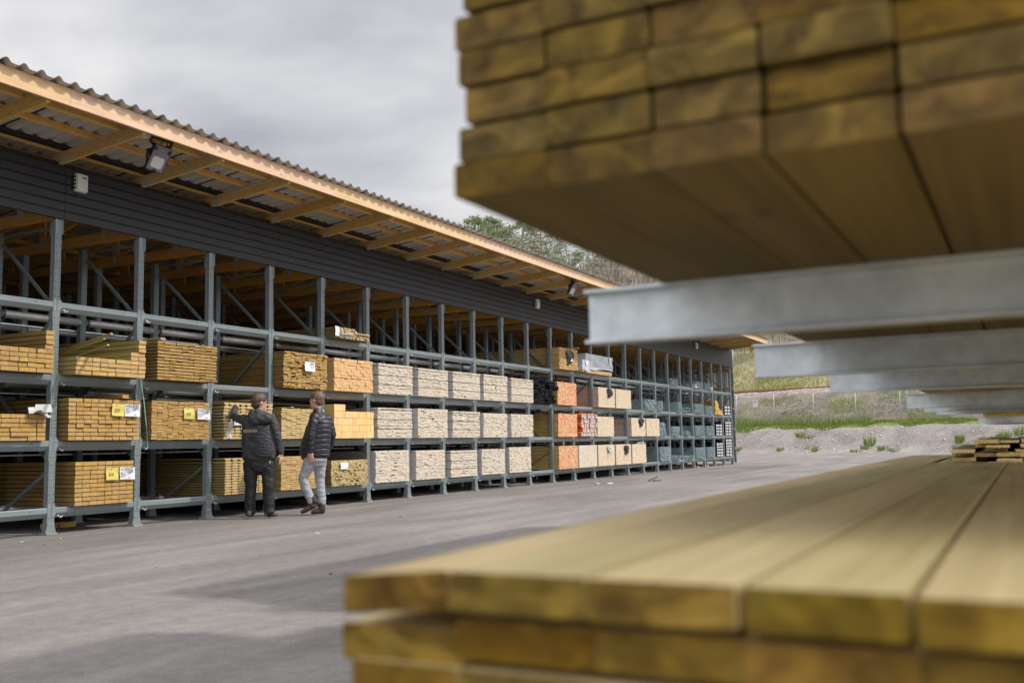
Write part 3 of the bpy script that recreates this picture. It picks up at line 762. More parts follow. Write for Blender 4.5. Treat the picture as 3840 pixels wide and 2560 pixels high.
# --- bay 5
rt, ge = pack(5, 0, 't_olive', 'brick-like pack of small olive battens with a white sheet', .45, 15, .075, y0=.08, y1=1.16, xf=.12, gap=.07, jx=.010, brick=.9, jz=.15, messy=.05, group=GT, seed=51)
s_ = sheet(rt, ge[0]+.03, py(5)+.30, py(5)+.52, LV[0]+.30, LV[0]+.42, 'paper', 'label_sheet', 13)
rt, ge = pack(5, 1, 'post_t', 'pack of pale square posts', .60, 5, .112, y0=.06, y1=1.24, xf=.20, gap=.03, jx=.004, jz=.02, group=GW, seed=52, L=4.2, skip=lambda i, c, r: i == 4 and c > 2)
rt, ge = pack(5, 2, 'stud', 'ragged pack of orange-brown studs', .58, 10, .095, y0=.06, y1=1.22, xf=.20, gap=.05, jx=.010, brick=.5, jz=.05, messy=.05, group=GW, seed=53)
rt, ge = pack(5, 3, 't_olive', 'low heap of small green-brown battens', .19, 6, .06, y0=.10, y1=1.10, xf=.22, gap=.08, jx=.02, brick=.9, jz=.2, group=GT, seed=54, L=4.5, skip=lambda i, c, r: i > 3 and c > 9)
s_ = sheet(rt, ge[0]+.03, py(5)+.02, py(5)+.14, LV[3]+.03, LV[3]+.20, 'paper', 'label_sheet', 13)
sheet(rt, ge[0]+.03, py(5)+.16, py(5)+.50, LV[3]+.02, LV[3]+.09, 'film', 'torn_film', 19, .03)
# --- bays 6..10, white primed boards
hs = {0: (.60, .585, .56, .57, .60), 1: (.575, .585, .56, .545, .545), 2: (.575, .56, .57, .58, .565)}
for lev in (0, 1, 2):
    for q in range(5):
        bay = 6+q
        ev = 8 if (lev == 2 or (lev, q) in ((0, 2), (1, 0), (1, 2))) else 0
        pack(bay, lev, 'primed', 'pack of white primed boards', hs[lev][q], 26, .10, y0=.10+(.04 if lev == 0 else 0), y1=1.27-.03*(q % 2), xf=(.06, .14, .16)[lev]+.02*((q*3) % 4)/3, gap=.17, jx=.010,
             brick=.45, jz=.16, messy=.01, every=ev, group='white primed packs in the middle of the rack', L=5.1, seed=600+lev*10+q)
# --- bays 11..12
for lev in (0, 1, 2):
    pack(12, lev, 'orange', 'yellow pine pack with red-orange dyed board ends', .60, 18, .055, y0=.03, y1=1.25, xf=.14, gap=.08, jx=.006, brick=.3, jz=.15, group='pine packs with dyed ends', L=5.1)
rt, ge = pack(12, 3, 'pine', 'tall yellow pine pack with a black film flap', .56, 18, .07, y0=.06, y1=1.24, xf=.20, gap=.10, jx=.012, brick=.4, jz=.35, messy=.05, group=GW, L=5.4)
def flap(root, x, y, z, w_, h, seed, mat='black_wrap', name='film_flap'):
    r = random.Random(seed); b = MB(); n = 5; vs = []
    for i in range(n+1):
        for j in range(n+1):
            u, v = i/n, j/n
            vs.append((x+.02+.05*math.sin(u*7+v*4+seed)*(1-v)+.02, y+w_*(u*(.35+.65*math.sin(math.pi*min(1, (1-v)*.9+.1))))+(1-v)*w_*.25, z-h*(1-v)*(1-.25*u)+r.uniform(-.01, .01)))
    b.raw(vs, [(i*(n+1)+j, (i+1)*(n+1)+j, (i+1)*(n+1)+j+1, i*(n+1)+j+1) for i in range(n) for j in range(n)], smooth=False)
    b.build(name, M[mat], root)
flap(rt, ge[0], py(12)+.42, LV[3]+.52, .50, .42, 3)
# --- pale planed packs further along
PP = dict(jx=.005, brick=.3, jz=.12, gap=.12, L=5.1, group='pale planed packs past the pine packs')
for (bay, lev, fl, look) in ((13, 0, 0, 'whitish board pack'), (14, 0, 1, 'pale board pack with small torn white flap'), (15, 0, 2, 'pale board pack with black-and-white flap'), (16, 0, 0, 'pale board pack with crumpled film on top'),
                       (14, 1, 0, 'pale board pack beside the orange pipes'), (16, 1, 2, 'pale board pack with dark triangular flap'), (17, 1, 0, 'pale board pack'), (14, 2, 2, 'pale board pack with long dark flap'), (15, 2, 0, 'pale board pack with crumpled strap on top')):
    rt, ge = pack(bay, lev, 'primed' if (bay, lev) == (13, 0) else 'primed_b', look, .60 if lev == 0 else .57, 22, .095, y0=.02, y1=1.27, xf=.12+.05*(lev == 2), **PP)
    if fl: flap(rt, ge[0], py(bay)+.62, LV[lev]+.57, .42, .30 if fl == 2 else .2, bay, 'black_wrap' if fl == 2 else 'film')
    if 'crumpled' in look:
        b = MB(); r = random.Random(bay)
        for q in range(7): 
            yy = py(bay)+.45+q*.10; b.tube([(ge[0]-.02, yy, ge[4]), (ge[0]+.02, yy+.05, ge[4]+r.uniform(.02, .07)), (ge[0], yy+.12, ge[4])], .012, 5)
        b.build('crumpled_film', M['film' if bay == 16 else 'black_wrap'], rt)
# --- pipes
def pipe(b, x1, y, z, r, L, m0, m1, n=16, ribs=0):
    b.tube([(x1-L, y, z), (x1, y, z)], r, n, m=m0, cap=False)
    vs = []
    for q in range(n):
        a = 2*math.pi*q/n
        vs += [(x1, y+r*math.cos(a), z+r*math.sin(a)), (x1, y+r*.86*math.cos(a), z+r*.86*math.sin(a)), (x1-.35, y+r*.84*math.cos(a), z+r*.84*math.sin(a))]
    fs = []; ms = []
    for q in range(n):
        p = (q+1) % n
        b.raw([vs[3*q], vs[3*p], vs[3*p+1], vs[3*q+1]], [(0, 1, 2, 3)], m=m1)
        b.raw([vs[3*q+1], vs[3*p+1], vs[3*p+2], vs[3*q+2]], [(0, 1, 2, 3)], m=m1)
    b.raw([(x1-.30, y+r*.84*math.cos(2*math.pi*q/n), z+r*.84*math.sin(2*math.pi*q/n)) for q in range(n)], [tuple(range(n))], m=m0 if m1 != m0 else m0)
    if ribs: b.tube([(x1-.12, y, z), (x1, y, z)], r*1.12, n, m=m0, cap=False)
def pipes(bay, lev, look, rr, rows_, y0, m0, m1, L, group, jx, seed):
    r = random.Random(seed); z = LV[lev]+.006+rr*1.12
    for i, n in enumerate(rows_):
        for c in range(n):
            y = py(bay)+y0+rr*1.12*(1+2*c)+(rr*1.1 if i % 2 else 0)
            x1 = .18+r.uniform(-jx, jx)
            b = MB(); pipe(b, x1, y, z, rr, L, 0, 1, 16, 1)
            b.build('pipe', [M[m0], M[m1]], None, (x1-L/2, y, z-rr), look+', '+where(bay, lev), 'pipe', group)
        z += rr*1.97
pipes(13, 1, 'orange plastic pipe with white inside', .063, [8, 7, 8, 7, 8], .06, 'pipe_o', 'pipe_w', 4.0, 'orange pipes piled on the rack', .02, 5)
pipes(11, 2, 'black corrugated pipe', .057, [9, 8, 8, 8, 8, 4], .10, 'pipe_k', 'pipe_k', 3.5, 'black pipes piled on the rack', .10, 6)
# --- wrapped packs on the top shelf
def wrapped(look, y0, y1, h, xf, seed, texts, base):
    r = random.Random(seed); z0 = LV[3]+.006; L = 4.8
    root = empty('wrapped_pack', (xf-L/2, (y0+y1)/2, z0), look, 'wrapped pack', 'film-wrapped packs on the top shelf')
    b = MB()
    for i in range(5):
        y = y0+.01
        while y < y1-.05:
            b.box((xf-L, y, z0+i*.02), (xf-.01+r.uniform(-.004, .004), min(y+.095, y1-.01), z0+i*.02+.018)); y += .10
    b.build('boards', M['pine'], root)
    b = MB(); n = 10; G = []
    for i in range(n+1):
        for j in range(n+1):
            u, v = i/n, j/n
            zlow = z0+base+.03*math.sin(u*5+seed)
            G.append((xf+.012+.012*math.sin(u*14+v*9+seed)+r.uniform(-.006, .006), y0-.012+(y1-y0+.024)*u, zlow+(z0+h-zlow)*v))
    b.raw(G, [(i*(n+1)+j, (i+1)*(n+1)+j, (i+1)*(n+1)+j+1, i*(n+1)+j+1) for i in range(n) for j in range(n)])
    z1 = z0+h
    b.raw([(xf-L, y0-.012, z0+base), (xf+.012, y0-.012, z0+base), (xf+.012, y0-.012, z1), (xf-L, y0-.012, z1), (xf-L, y1+.012, z0+base), (xf+.012, y1+.012, z0+base), (xf+.012, y1+.012, z1), (xf-L, y1+.012, z1)], [(0, 1, 2, 3), (3, 2, 6, 7), (5, 4, 7, 6), (4, 0, 3, 7)])
    f = b.build('wrap_film', M['wrap'], root)
    RS_ = Matrix(((1, 0, 0), (0, 0, -1), (0, 1, 0)))      # on the -Y side, reading along +X
    for (s, size, x, z) in texts: put_text(s, size, M['navy'], f, x, y0-.014, z, 1.25, rot=RS_)
    sheet(f, xf+.03, y1-.30, y1-.14, z0+h*.55, z0+h*.95, 'paper', 'label_sheet', seed)
    return root
wrapped('tall pack in pale grey film with dark blue print, top shelf', py(13)+.62, py(15)-.10, .54, .12, 4, [('no.', .26, -.62, LV[3]+.27), ('r', .20, -.10, LV[3]+.20)], .12)
wrapped('low crumpled pack in pale grey film in front of the tall wrapped pack', py(13)+.10, py(13)+.58, .33, .24, 7, [('r', .22, -.55, LV[3]+.06)], .03)
# --- steel studs
def studs(bay, lev, look, ncol, nrow, y0, y1, h, xf=.05, L=3.5, seed=1, cat='steel profiles', mess=0, blk=False):
    r = random.Random(bay*7+lev); z0 = LV[lev]+.006
    root = empty('steel_stud_bundle', (xf-L/2, py(bay)+(y0+y1)/2, z0), look+', '+where(bay, lev), cat, 'steel stud bundles at the far end')
    b = MB(); w_ = (y1-y0)/ncol; p = h/nrow
    for i in range(nrow):
        for c in range(ncol):
            if mess and r.random() < mess*(i+1)/nrow: continue
            x = xf+r.uniform(-.03, .03)*(3 if mess else 1); y = py(bay)+y0+c*w_; z = z0+i*p
            b.box((x-L, y+.003, z+.002), (x, y+w_-.003, z+p-.003))
            b.raw([(x+.0015, y+w_*.2, z+p*.28), (x+.0015, y+w_*.8, z+p*.28), (x+.0015, y+w_*.8, z+p*.72), (x+.0015, y+w_*.2, z+p*.72)], [(0, 1, 2, 3)], m=1)
    b.build('profiles', [M['stud_steel'], M['hole']], root); return root
L_ = 'bundle of blue-grey steel studs'
for (bay, lev, nc, nr, y0, y1, h, ms) in ((18, 0, 6, 7, .20, 1.20, .47, 0), (19, 0, 9, 4, .1, 1.15, .16, .3), (20, 0, 9, 3, .1, 1.1, .13, .3), (21, 0, 11, 8, .1, 1.15, .40, 0), (22, 0, 11, 8, .15, 1.15, .40, 0),
        (18, 1, 6, 8, .1, .75, .46, 0), (19, 1, 8, 6, .1, .9, .33, 0), (20, 1, 8, 4, .1, .7, .18, .2), (21, 1, 11, 8, .1, 1.1, .38, 0), (22, 1, 11, 8, .15, 1.15, .38, 0),
        (17, 2, 7, 7, .2, 1.1, .36, 0), (18, 2, 6, 7, .1, .6, .34, 0), (19, 2, 7, 8, .8, 1.2, .36, 0), (20, 2, 8, 4, .1, .7, .18, .2), (21, 2, 11, 8, .1, 1.1, .36, 0), (22, 2, 10, 7, .15, 1.05, .31, 0),
        (19, 3, 7, 5, .1, .9, .22, 0), (21, 3, 7, 6, .35, 1.15, .25, 0), (22, 3, 7, 6, .2, .9, .25, 0)):
    studs(bay, lev, ('tidy ' if not ms else 'loose low ')+L_, nc, nr, y0, y1, h, mess=ms)
for (bay, yy) in ((21, .2), (22, .95)):
    b = MB(); x = .08; y = py(bay)+yy; z = LV[3]+.01
    b.box((x-2.5, y, z), (x, y+.17, z+.13)); b.box((x+.001, y+.05, z+.04), (x+.003, y+.12, z+.09), m=1)
    b.build('box_beam', [M['white_end'], M['black']], None, (x-1.2, y+.08, z), 'single pale box profile, top shelf, %s bay' % ORD[bay], 'steel profile')
# --- black-wrapped packs with white ends
def blackpack(bay, lev, ncol, y0, h, nrow, look):
    root = empty('black_wrapped_pack', (-1.6, py(bay)+y0+.2, LV[lev]+.006), look+', '+where(bay, lev), 'wrapped pack', 'black-wrapped packs at the far end')
    for c in range(ncol):
        for i in range(nrow):
            p = h/nrow; z = LV[lev]+.006+i*p; y = py(bay)+y0+c*.46
            b = MB(); b.box((-3.2, y, z+.003), (.02, y+.43, z+p-.003)); 
            o = b.build('wrapped_bundle', M['black_wrap'], root)
            for q in (0, 1):
                b = MB(); b.box((.021, y+.05+q*.20, z+p*.22), (.026, y+.18+q*.20, z+p*.80)); b.build('panel_end', M['white_end'], o)
            b = MB(); r = random.Random(i+c*9+bay)
            xx = -.9
            for q in range(5): b.box((xx, y-.002, z+p*.35), (xx+.05, y-.0005, z+p*.65)); xx += .09
            b.build('white_print', M['white_end'], o)
for (bay, lev, nc, y0, h, nr) in ((23, 0, 2, .20, .56, 5), (24, 0, 2, .2, .70, 6), (23, 1, 2, .20, .46, 4), (24, 1, 2, .2, .58, 5), (24, 2, 2, .18, .38, 3)):
    blackpack(bay, lev, nc, y0, h, nr, 'stack of black-wrapped panels with white ends')
for lev, bay, nm in ((0, 22, 'long black-wrapped bundle lying behind the steel studs'), (1, 22, 'long black-wrapped bundle lying high behind the steel studs')):
    b = MB()
    for i in range(6): b.box((-3.9, py(19), LV[lev]+.02+i*.11), (-1.9, py(24), LV[lev]+.12+i*.11))
    b.build('black_wrapped_bundle', M['black_wrap'], None, (-2.9, py(21.5), LV[lev]), nm, 'wrapped pack')
# --- yellow joists
yb_root = empty('joist_pack', (-2.2, py(23)+.5, LV[2]), 'stepped pack of yellow joists near the far end of the third shelf', 'timber pack')
b = MB()
for c, n in enumerate((6, 6, 5, 3, 2, 2, 1)):
    for i in range(n):
        b.box((-5, py(23)+.08+c*.15, LV[2]+.006+i*.092), (.06+RND.uniform(-.02, .02), py(23)+.08+c*.15+.135, LV[2]+.006+i*.092+.086))
b.build('joists', M['yellow_beam'], yb_root)
# --- loose things
def stick(p, q, w_, h, mat, name, label, cat, group=None):
    p, q = Vector(p), Vector(q); d = q-p; L = d.length; ro = d.to_track_quat('X', 'Z').to_matrix().to_4x4(); ro.translation = p
    b = MB(); b.box((0, -w_/2, -h/2), (L, w_/2, h/2), mat=ro)
    return b.build(name, M[mat], None, p, label, cat, group)
for i, (y, z, dy_) in enumerate(((py(1)+.16, 2.43, .20), (py(1)+.14, 2.37, .22), (py(1)+.28, 2.31, .16))):
    stick((.95-.1*i, y-.10, z+.05), (-1.8, y+dy_+.55, z-.10), .030, .022, 't_light', 'spacer_stick', 'thin pale stick poking out over the half-emptied pack, %s of three' % ('topmost', 'middle', 'lowest')[i], 'stick')
stick((.55, py(0)+.05, 2.50), (-1.5, py(0)+.9, 2.34), .035, .022, 't_light', 'spacer_stick', 'thin pale stick poking out at the left picture edge', 'stick')
stick((.17, py(1)+.98, 1.173+.585), (-2.4, py(1)+.62, 1.173+.578), .12, .047, 't_ends', 'loose_board', 'single thick board lying skewed on top of the 814543 pack', 'board')
stick((.17, py(2)+.26, 2.009+.59), (-2.4, py(2)+.02, 2.009+.60), .10, .022, 't_light', 'loose_board', 'single thin board lying on the untagged thin-board pack', 'board')
stick((.18, py(3)+.95, 1.173+.62), (-2.8, py(3)+.3, 1.173+.60), .13, .034, 't_deck', 'loose_board', 'decking board lying on top of the 34x120 pack by the first man\'s hand', 'board')
stick((.15, py(4)+.36, 1.173+.525), (-2.6, py(4)+.1, 1.173+.545), .09, .015, 't_light', 'loose_board', 'thin warped board on top of the pack between the two men', 'board')
stick((.20, py(12)+1.35, 2.951+.63), (-4.6, py(12)+.15, 2.951+.60), .12, .03, 'pine', 'loose_board', 'long board lying on the tall pine pack on the top shelf', 'board')
# green strap hanging by post 2
b = MB(); a = [(.06, py(2)-.03, 2.03), (.07, py(2)+.03, 1.7), (.05, py(2)+.10, 1.35), (.055, py(2)+.125, 1.07)]
for p, q in zip(a, a[1:]): b.raw([(p[0], p[1]-.008, p[2]), (p[0], p[1]+.008, p[2]), (q[0], q[1]+.008, q[2]), (q[0], q[1]-.008, q[2])], [(0, 1, 2, 3)])
b.build('hanging_strap', M['strap'], None, (.06, py(2)+.05, 1.07), 'pale green strap hanging down beside the third post', 'strap')
# white sheet lying at bay 0
b = MB(); r = random.Random(4)
vs = []
for i in range(7):
    for j in range(5):
        vs.append((.08+.025*j+.02*math.sin(i), py(0)+.93+.045*i, LV[1]+.335+.05*math.sin(i*.9)*(j/4)+.08*(j == 0)+r.uniform(-.006, .006)))
b.raw(vs, [(i*5+j, (i+1)*5+j, (i+1)*5+j+1, i*5+j+1) for i in range(6) for j in range(4)], smooth=True)
vs = [(x+.0, y-.05+.02*k, z+.09) for k, (x, y, z) in enumerate([(.10, py(0)+.95, LV[1]+.33), (.08, py(0)+1.30, LV[1]+.35)])]
b.raw([(.12, py(0)+.98, LV[1]+.345), (.10, py(0)+1.27, LV[1]+.36), (.08, py(0)+1.25, LV[1]+.46), (.10, py(0)+1.02, LV[1]+.45)], [(0, 1, 2, 3)])
b.build('plastic_sheet', M['film'], None, (.2, py(0)+1.05, LV[1]+.33), 'loose white plastic sheet lying on the part-used pack at the left', 'sheet')
# wood blocks under the rack
for i, (x, y, l, yaw) in enumerate(((-.95, py(2)-.62, .30, .3), (-.9, py(2)-.38, .20, .2), (-.8, py(6)-.8, .9, 1.3), (-1.1, py(1)-.9, .25, .2), (-.5, py(21)+.2, 1.2, 1.5), (-.5, py(22)+.4, 1.0, 1.5))):
    ro = Matrix.Translation((x, y, .002)) @ Matrix.Rotation(yaw, 4, 'Z')
    b = MB(); b.box((-.05, -l/2, 0), (.05, l/2, .07), mat=ro, grain=1)
    b.build('wood_block', M['pine'], None, (x, y, 0), 'short wooden block on the ground under the rack, %s from the left' % ORD[[1, 2, 3, 0, 4, 5][i]], 'wood block', 'wood blocks under the rack')
# lamps and boxes on the shed
def floodlamp(px, pz, py_, label):
    root = empty('flood_lamp', (px, py_, pz), label, 'flood lamp', 'flood lamps under the roof overhang')
    e2 = Vector((-.50, -.04, -.865)).normalized(); e1 = Vector((.10, 1, -.02)); e1 = (e1-e2*e1.dot(e2)).normalized(); n_ = e1.cross(e2)
    if n_.x < 0: e1 = -e1; n_ = -n_
    # local x runs down the plate, local y along the purlin, local -z faces the yard
    ro = Matrix(((e2.x, e1.x, -n_.x, px-.06), (e2.y, e1.y, -n_.y, py_), (e2.z, e1.z, -n_.z, pz-.16), (0, 0, 0, 1)))
    ro = ro @ Matrix.Scale(.87, 4)
    b = MB(); b.box((-.20, -.15, -.02), (.20, .15, .015), mat=ro); 
    for i in range(9): b.box((-.18, -.13+i*.032, .015), (.12, -.118+i*.032, .05), mat=ro)
    b.build('housing', M['black'], root)
    b = MB(); b.box((-.19, -.14, -.026), (.19, .14, -.0205), mat=ro); f = b.build('front_plate', M['lampgrey'], root)
    b = MB(); pr = [(-.02+.0+.085*max(-1, min(1, 1.25*math.cos(q*math.pi/10))), .10*max(-1, min(1, 1.25*math.sin(q*math.pi/10)))) for q in range(20)]
    vs = [tuple(ro @ Vector((x+.085, y, -.0285))) for x, y in pr]; b.raw(vs, [tuple(range(19, -1, -1))]); b.build('lens', M['lens'], f)
    b = MB()
    b.box((-.16, -.155, -.035), (-.10, -.10, .02), mat=ro); b.box((-.16, .10, -.035), (-.10, .155, .02), mat=ro); b.box((.17, -.03, -.033), (.20, .03, .02), mat=ro)
    b.build('clip', M['black'], root)
    b = MB()
    for s_ in (-1, 1):
        p = [ro @ Vector((.05, s_*.165, -.0)), ro @ Vector((-.05, s_*.168, .05)), Vector((px-.02, py_+s_*.165, pz+.02)), Vector((px+.02, py_+s_*.165, pz+.09))]
        b.tube(p, [.03, .028, .022, .02], 6, smooth=False)
    b.box((px-.02, py_-.17, pz+.07), (px+.03, py_+.17, pz+.09)); b.build('bracket', M['black'], root)
    b = MB(); c = ro @ Vector((-.17, .05, .03)); b.tube([c, c+Vector((.01, .06, .08)), c+Vector((.0, .13, .09)), c+Vector((-.02, .16, .03))], .006, 6); b.build('cable', M['black'], root)
floodlamp(1.30, 4.93, 8.98, 'black floodlight with pale lens under the roof overhang, near the left')
floodlamp(1.33, 4.93, 22.05, 'small distant floodlight under the overhang just left of the grey beam tip')
b = MB(); b.box((1.27, 8.60, 4.955), (1.37, 8.74, 5.0)); c_ = b.build('connection_box', M['white_box'], None, (1.32, 8.67, 4.955), 'small white connection box on the purlin beside the left floodlight', 'junction box')
for (y, nm) in ((8.773, 'white control box on the black boards near the left'), (22.54, 'white control box on the black boards left of the grey beam tip'), (36.23, 'small white control box on the black boards near the far end')):
    root = empty('control_box', (.03, y, 4.43), nm, 'control box', 'control boxes on the black boards')
    b = MB(); pr = [(-.085, -.11), (-.075, -.12), (.075, -.12), (.085, -.11), (.085, .11), (.075, .12), (-.075, .12), (-.085, .11)]
    pr = [(y+a, 4.555+c) for a, c in pr]
    b.prism(pr, fX, .03, .075); b.build('box_body', M['white_box'], root)
    pr2 = [(y+(a-y)*.93, 4.555+(c-4.555)*.93) for a, c in pr]
    b = MB(); b.prism(pr2, fX, .0755, .095); ld = b.build('lid', M['white_box'], root)
    b = MB(); b.box((.0955, y-.005, 4.615), (.0965, y+.06, 4.635)); b.build('printed_mark', M['ink'], ld)
    b = MB()
    for q in range(4): b.box((.04, y-.100, 4.47+q*.05), (.07, y-.0855, 4.49+q*.05))
    b.tube([(.05, y-.05, 4.435), (.05, y-.045, 4.38), (.05, y-.06, 4.36)], .006, 6); b.build('fastener', M['black'], root)
# cable on rafter 4
b = MB(); y = py(3)-.030; b.tube([(.05, y, zr(.05)+.11), (.6, y, zr(.6)+.12), (1.2, y, zr(1.2)+.13), (1.27, y-.02, zr(1.27)+.14), (1.30, y-.08, zr(1.3)+.15)], .008, 6)
b.build('cable', M['white_box'], None, (.05, y, zr(.05)), 'white cable clipped along a roof rafter, curling at its upper end', 'cable')
# camera on the far corner
b = MB(); b.box((1.57, YEND-.02, 4.96), (1.66, YEND+.08, 5.06)); b.tube([(1.66, YEND-.02, 5.03), (1.74, YEND-.06, 4.99)], .03, 8); 
b.build('security_camera', M['white_box'], None, (1.6, YEND, 4.96), 'white camera mounted at the far end of the roof edge', 'camera')
# ------------------------------------------------------------------ cantilever racks and foreground boards
CX, CZ = CAM.x, CAM.z
def ibeam(b, x0, x1, y, zt, h=.100, w_=.055, tf=.0057, tw=.0041, dz=0):
    """I-section lying along X; top at zt"""
    hw = w_/2; z = zt
    pr = [(-hw, z-h), (hw, z-h), (hw, z-h+tf), (tw/2+.004, z-h+tf), (tw/2, z-h+tf+.004), (tw/2, z-tf-.004), (tw/2+.004, z-tf), (hw, z-tf), (hw, z), (-hw, z), (-hw, z-tf), (-tw/2-.004, z-tf), (-tw/2, z-tf-.004), (-tw/2, z-h+tf+.004), (-tw/2-.004, z-h+tf), (-hw, z-h+tf)]
    b.prism(pr, lambda a, c, t: (t, y+a, c), x0, x1)
ARM = .282; TX = CX-.723
def canti(ys, label, top, lower_arm=True, extra=()):
    y0, y1 = ys[0], ys[-1]
    root = empty('cantilever_rack', (CX+1.35, (y0+y1)/2, 0), label, 'cantilever rack', 'galvanised cantilever racks along the right side')
    for y in ys:
        b = MB(); X = CX+.72
        for s_ in (-1, 1):
            b.box((X, y+s_*.05-.004, 0), (X+.2, y+s_*.05+.004, top)) 
        b.box((X, y-.046, 0), (X+.008, y+.046, top)); b.box((X+.192, y-.046, 0), (X+.2, y+.046, top))
        b.build('column', M['gal_i'], root)
        b = MB(); ibeam(b, CX-.72, CX+1.4, y, .20, .20, .10, .01, .007); b.build('base_beam', M['gal_i'], root)
        for z in (CZ-.30,)+((CZ+ARM),)+tuple(extra):
            b = MB(); ibeam(b, TX, CX+.719, y, z); b.build('arm', M['gal_i'], root)
    for z in (.6, top-.3):
        b = MB(); b.box((CX+.93, y0, z), (CX+.96, y1, z+.08)); b.build('brace_rail', M['gal_i'], root)
    return root
ya = [CAM.y+1.72, CAM.y+3.00, CAM.y+4.275]
canti(ya, 'nearest galvanised rack with wide arm tips crossing the middle of the picture', 5.2, extra=(2.35, 3.4, 4.5))
canti([7.22, 8.46, 9.70], 'second galvanised rack, its arm tips just right of the fence posts', 6.6, extra=(2.35, 3.4, 4.6, 5.8))
canti([18.05, 19.3, 20.5, 21.8], 'farthest galvanised rack with small arm tips at the right picture edge', 5.0, extra=(2.35, 3.6))
# board with softly rounded edges, along Y
def bprof(x0, x1, z0, z1, r=.003):
    return [(x0+r, z0), (x1-r, z0), (x1-r*.3, z0+r*.3), (x1, z0+r), (x1, z1-r), (x1-r*.3, z1-r*.3), (x1-r, z1), (x0+r, z1), (x0+r*.3, z1-r*.3), (x0, z1-r), (x0, z0+r), (x0+r*.3, z0+r*.3)]
def longboard(x0, x1, z0, z1, y0, y1, label, group, mat='t_near', warp=0, tilt=0, name='timber_board', r=.005):
    b = MB(); pr = bprof(x0, x1, z0, z1, r)[::-1]; col = (RND.random(), RND.random(), RND.random())
    segs = 8
    # one closed prism, bent by warp along its length
    n = len(pr); i0 = len(b.V); vs = []
    for s_ in range(segs+1):
        t = y0+(y1-y0)*s_/segs; u = s_/segs
        for a, c in pr: vs.append((a, t, c+warp*(u-u*u)*4+tilt*(1-u)**3*(a-x1)/(x1-x0)))
    b.V += vs
    for s_ in range(segs):
        ta, tb = y0+(y1-y0)*s_/segs, y0+(y1-y0)*(s_+1)/segs
        acc = 0
        for k in range(n):
            l = (k+1) % n; d = math.hypot(pr[l][0]-pr[k][0], pr[l][1]-pr[k][1])
            b.F.append((i0+s_*n+k, i0+s_*n+l, i0+(s_+1)*n+l, i0+(s_+1)*n+k)); b.M.append(0); b.S.append(False)
            b.UV += [(ta+col[0]*17, acc+col[1]*13), (ta+col[0]*17, acc+d+col[1]*13), (tb+col[0]*17, acc+d+col[1]*13), (tb+col[0]*17, acc+col[1]*13)]
            b.C += [(col[0], col[1], col[2], 0)]*4; acc += d
    cx_, cz_ = (x0+x1)/2, (z0+z1)/2; ox, oy = (col[0]-.5)*.16, (col[1]-.5)*.10
    for off, order in ((0, range(n-1, -1, -1)), (segs*n, range(n))):
        b.F.append(tuple(i0+off+k for k in order)); b.M.append(0); b.S.append(False)
        b.UV += [(pr[k][0]-cx_+ox, pr[k][1]-cz_+oy) for k in order]; b.C += [(col[0], col[1], col[2], 1)]*n
    return b.build(name, M[mat], None, (cx_, (y0+y1)/2, z0), label, 'board', group)
# upper stack
ub = [-.5705, -.455, -.332, -.2155, -.0892, .034, .157, .280]
pitch = .0450; r = random.Random(3)
ub += [.403, .526, .649]
rowname = ['lowest', 'second lowest', 'third lowest', 'fourth', 'fifth', 'sixth', 'seventh', 'topmost']
colname = ['leftmost', 'second from the left', 'third from the left', 'fourth from the left', 'rightmost in view']
for i in range(9):
    jl = [-.002, -.001, .009, -.010+.012, -.004, .010, .0, 0, 0][i]
    for c in range(10):
        y0 = CAM.y+.972+r.uniform(-.006, .008)
        x0 = CX+ub[c]+(jl if c == 0 else 0)+r.uniform(-.003, .003)*(c > 0); x1 = CX+ub[c+1]-.0012-r.uniform(0, .0016)
        z0 = CZ+ARM+.0005+i*pitch
        if i < 7 and c < 5:
            lb = 'blurred board end in the hanging upper stack, %s row, %s' % (rowname[i], colname[c])
        else: lb = 'board in the upper stack hidden beyond the picture edge'
        longboard(x0, x1, z0, z0+.0402, y0, y0+4.25+r.uniform(-.02, .02), lb, 'boards in the upper foreground stack' if i < 7 and c < 5 else 'hidden boards of the upper stack', r=.0036, mat='t_shaded')
# lower stack
lb_ = [-.549, -.4396, -.3146, -.1927, -.0750, .043, .163, .283, .403, .523, .643]
for i in range(6):
    for c in range(10):
        zt = CZ-.1052-(.0010*c)-i*.046-(.0 if i == 0 else .0)
        if i == 0: zt = CZ-.1052-.0008*c
        if i >= 1: zt = CZ-.1052-.0435-.0005*c-(i-1)*.0395-(.010 if c == 0 else .0)*(i == 1)
        y0 = .737+r.uniform(-.006, .006)+(.014 if i == 1 else -.006 if i == 0 else 0)
        x0 = CX+lb_[c]-((.018 if c == 0 else .006) if i == 1 else 0)+(.0 if c else .0); x1 = CX+lb_[c+1]-.0012-(.004 if (i == 0 and c in (2, 3)) else 0)
        tl = .009 if (i, c) == (0, 0) else 0
        lab = 'long flat board in the lower foreground stack, %s layer, %s' % (['top', 'second', 'third'][min(i, 2)], (colname[:4]+['fifth from the left', 'sixth from the left'])[c]) if i < 3 and c < 6 else 'board in a hidden lower layer of the foreground stack'
        longboard(x0, x1, zt-.0325, zt, y0, y0+3.54+r.uniform(-.03, .03)+(.18 if (i, c) == (1, 1) else 0), lab, 'boards in the lower foreground stack' if i < 3 and c < 6 else 'hidden lower layers of the foreground stack', tilt=tl, warp=.0015*(i == 0), r=.003)
# supports below the lower stack
for y in (1.2, 3.4):
    b = MB(); b.box((CX-.5, y-.04, CZ-.2995), (CX+.64, y+.04, CZ-.1052-.041-.004-4*.0395-.0335), grain=0)
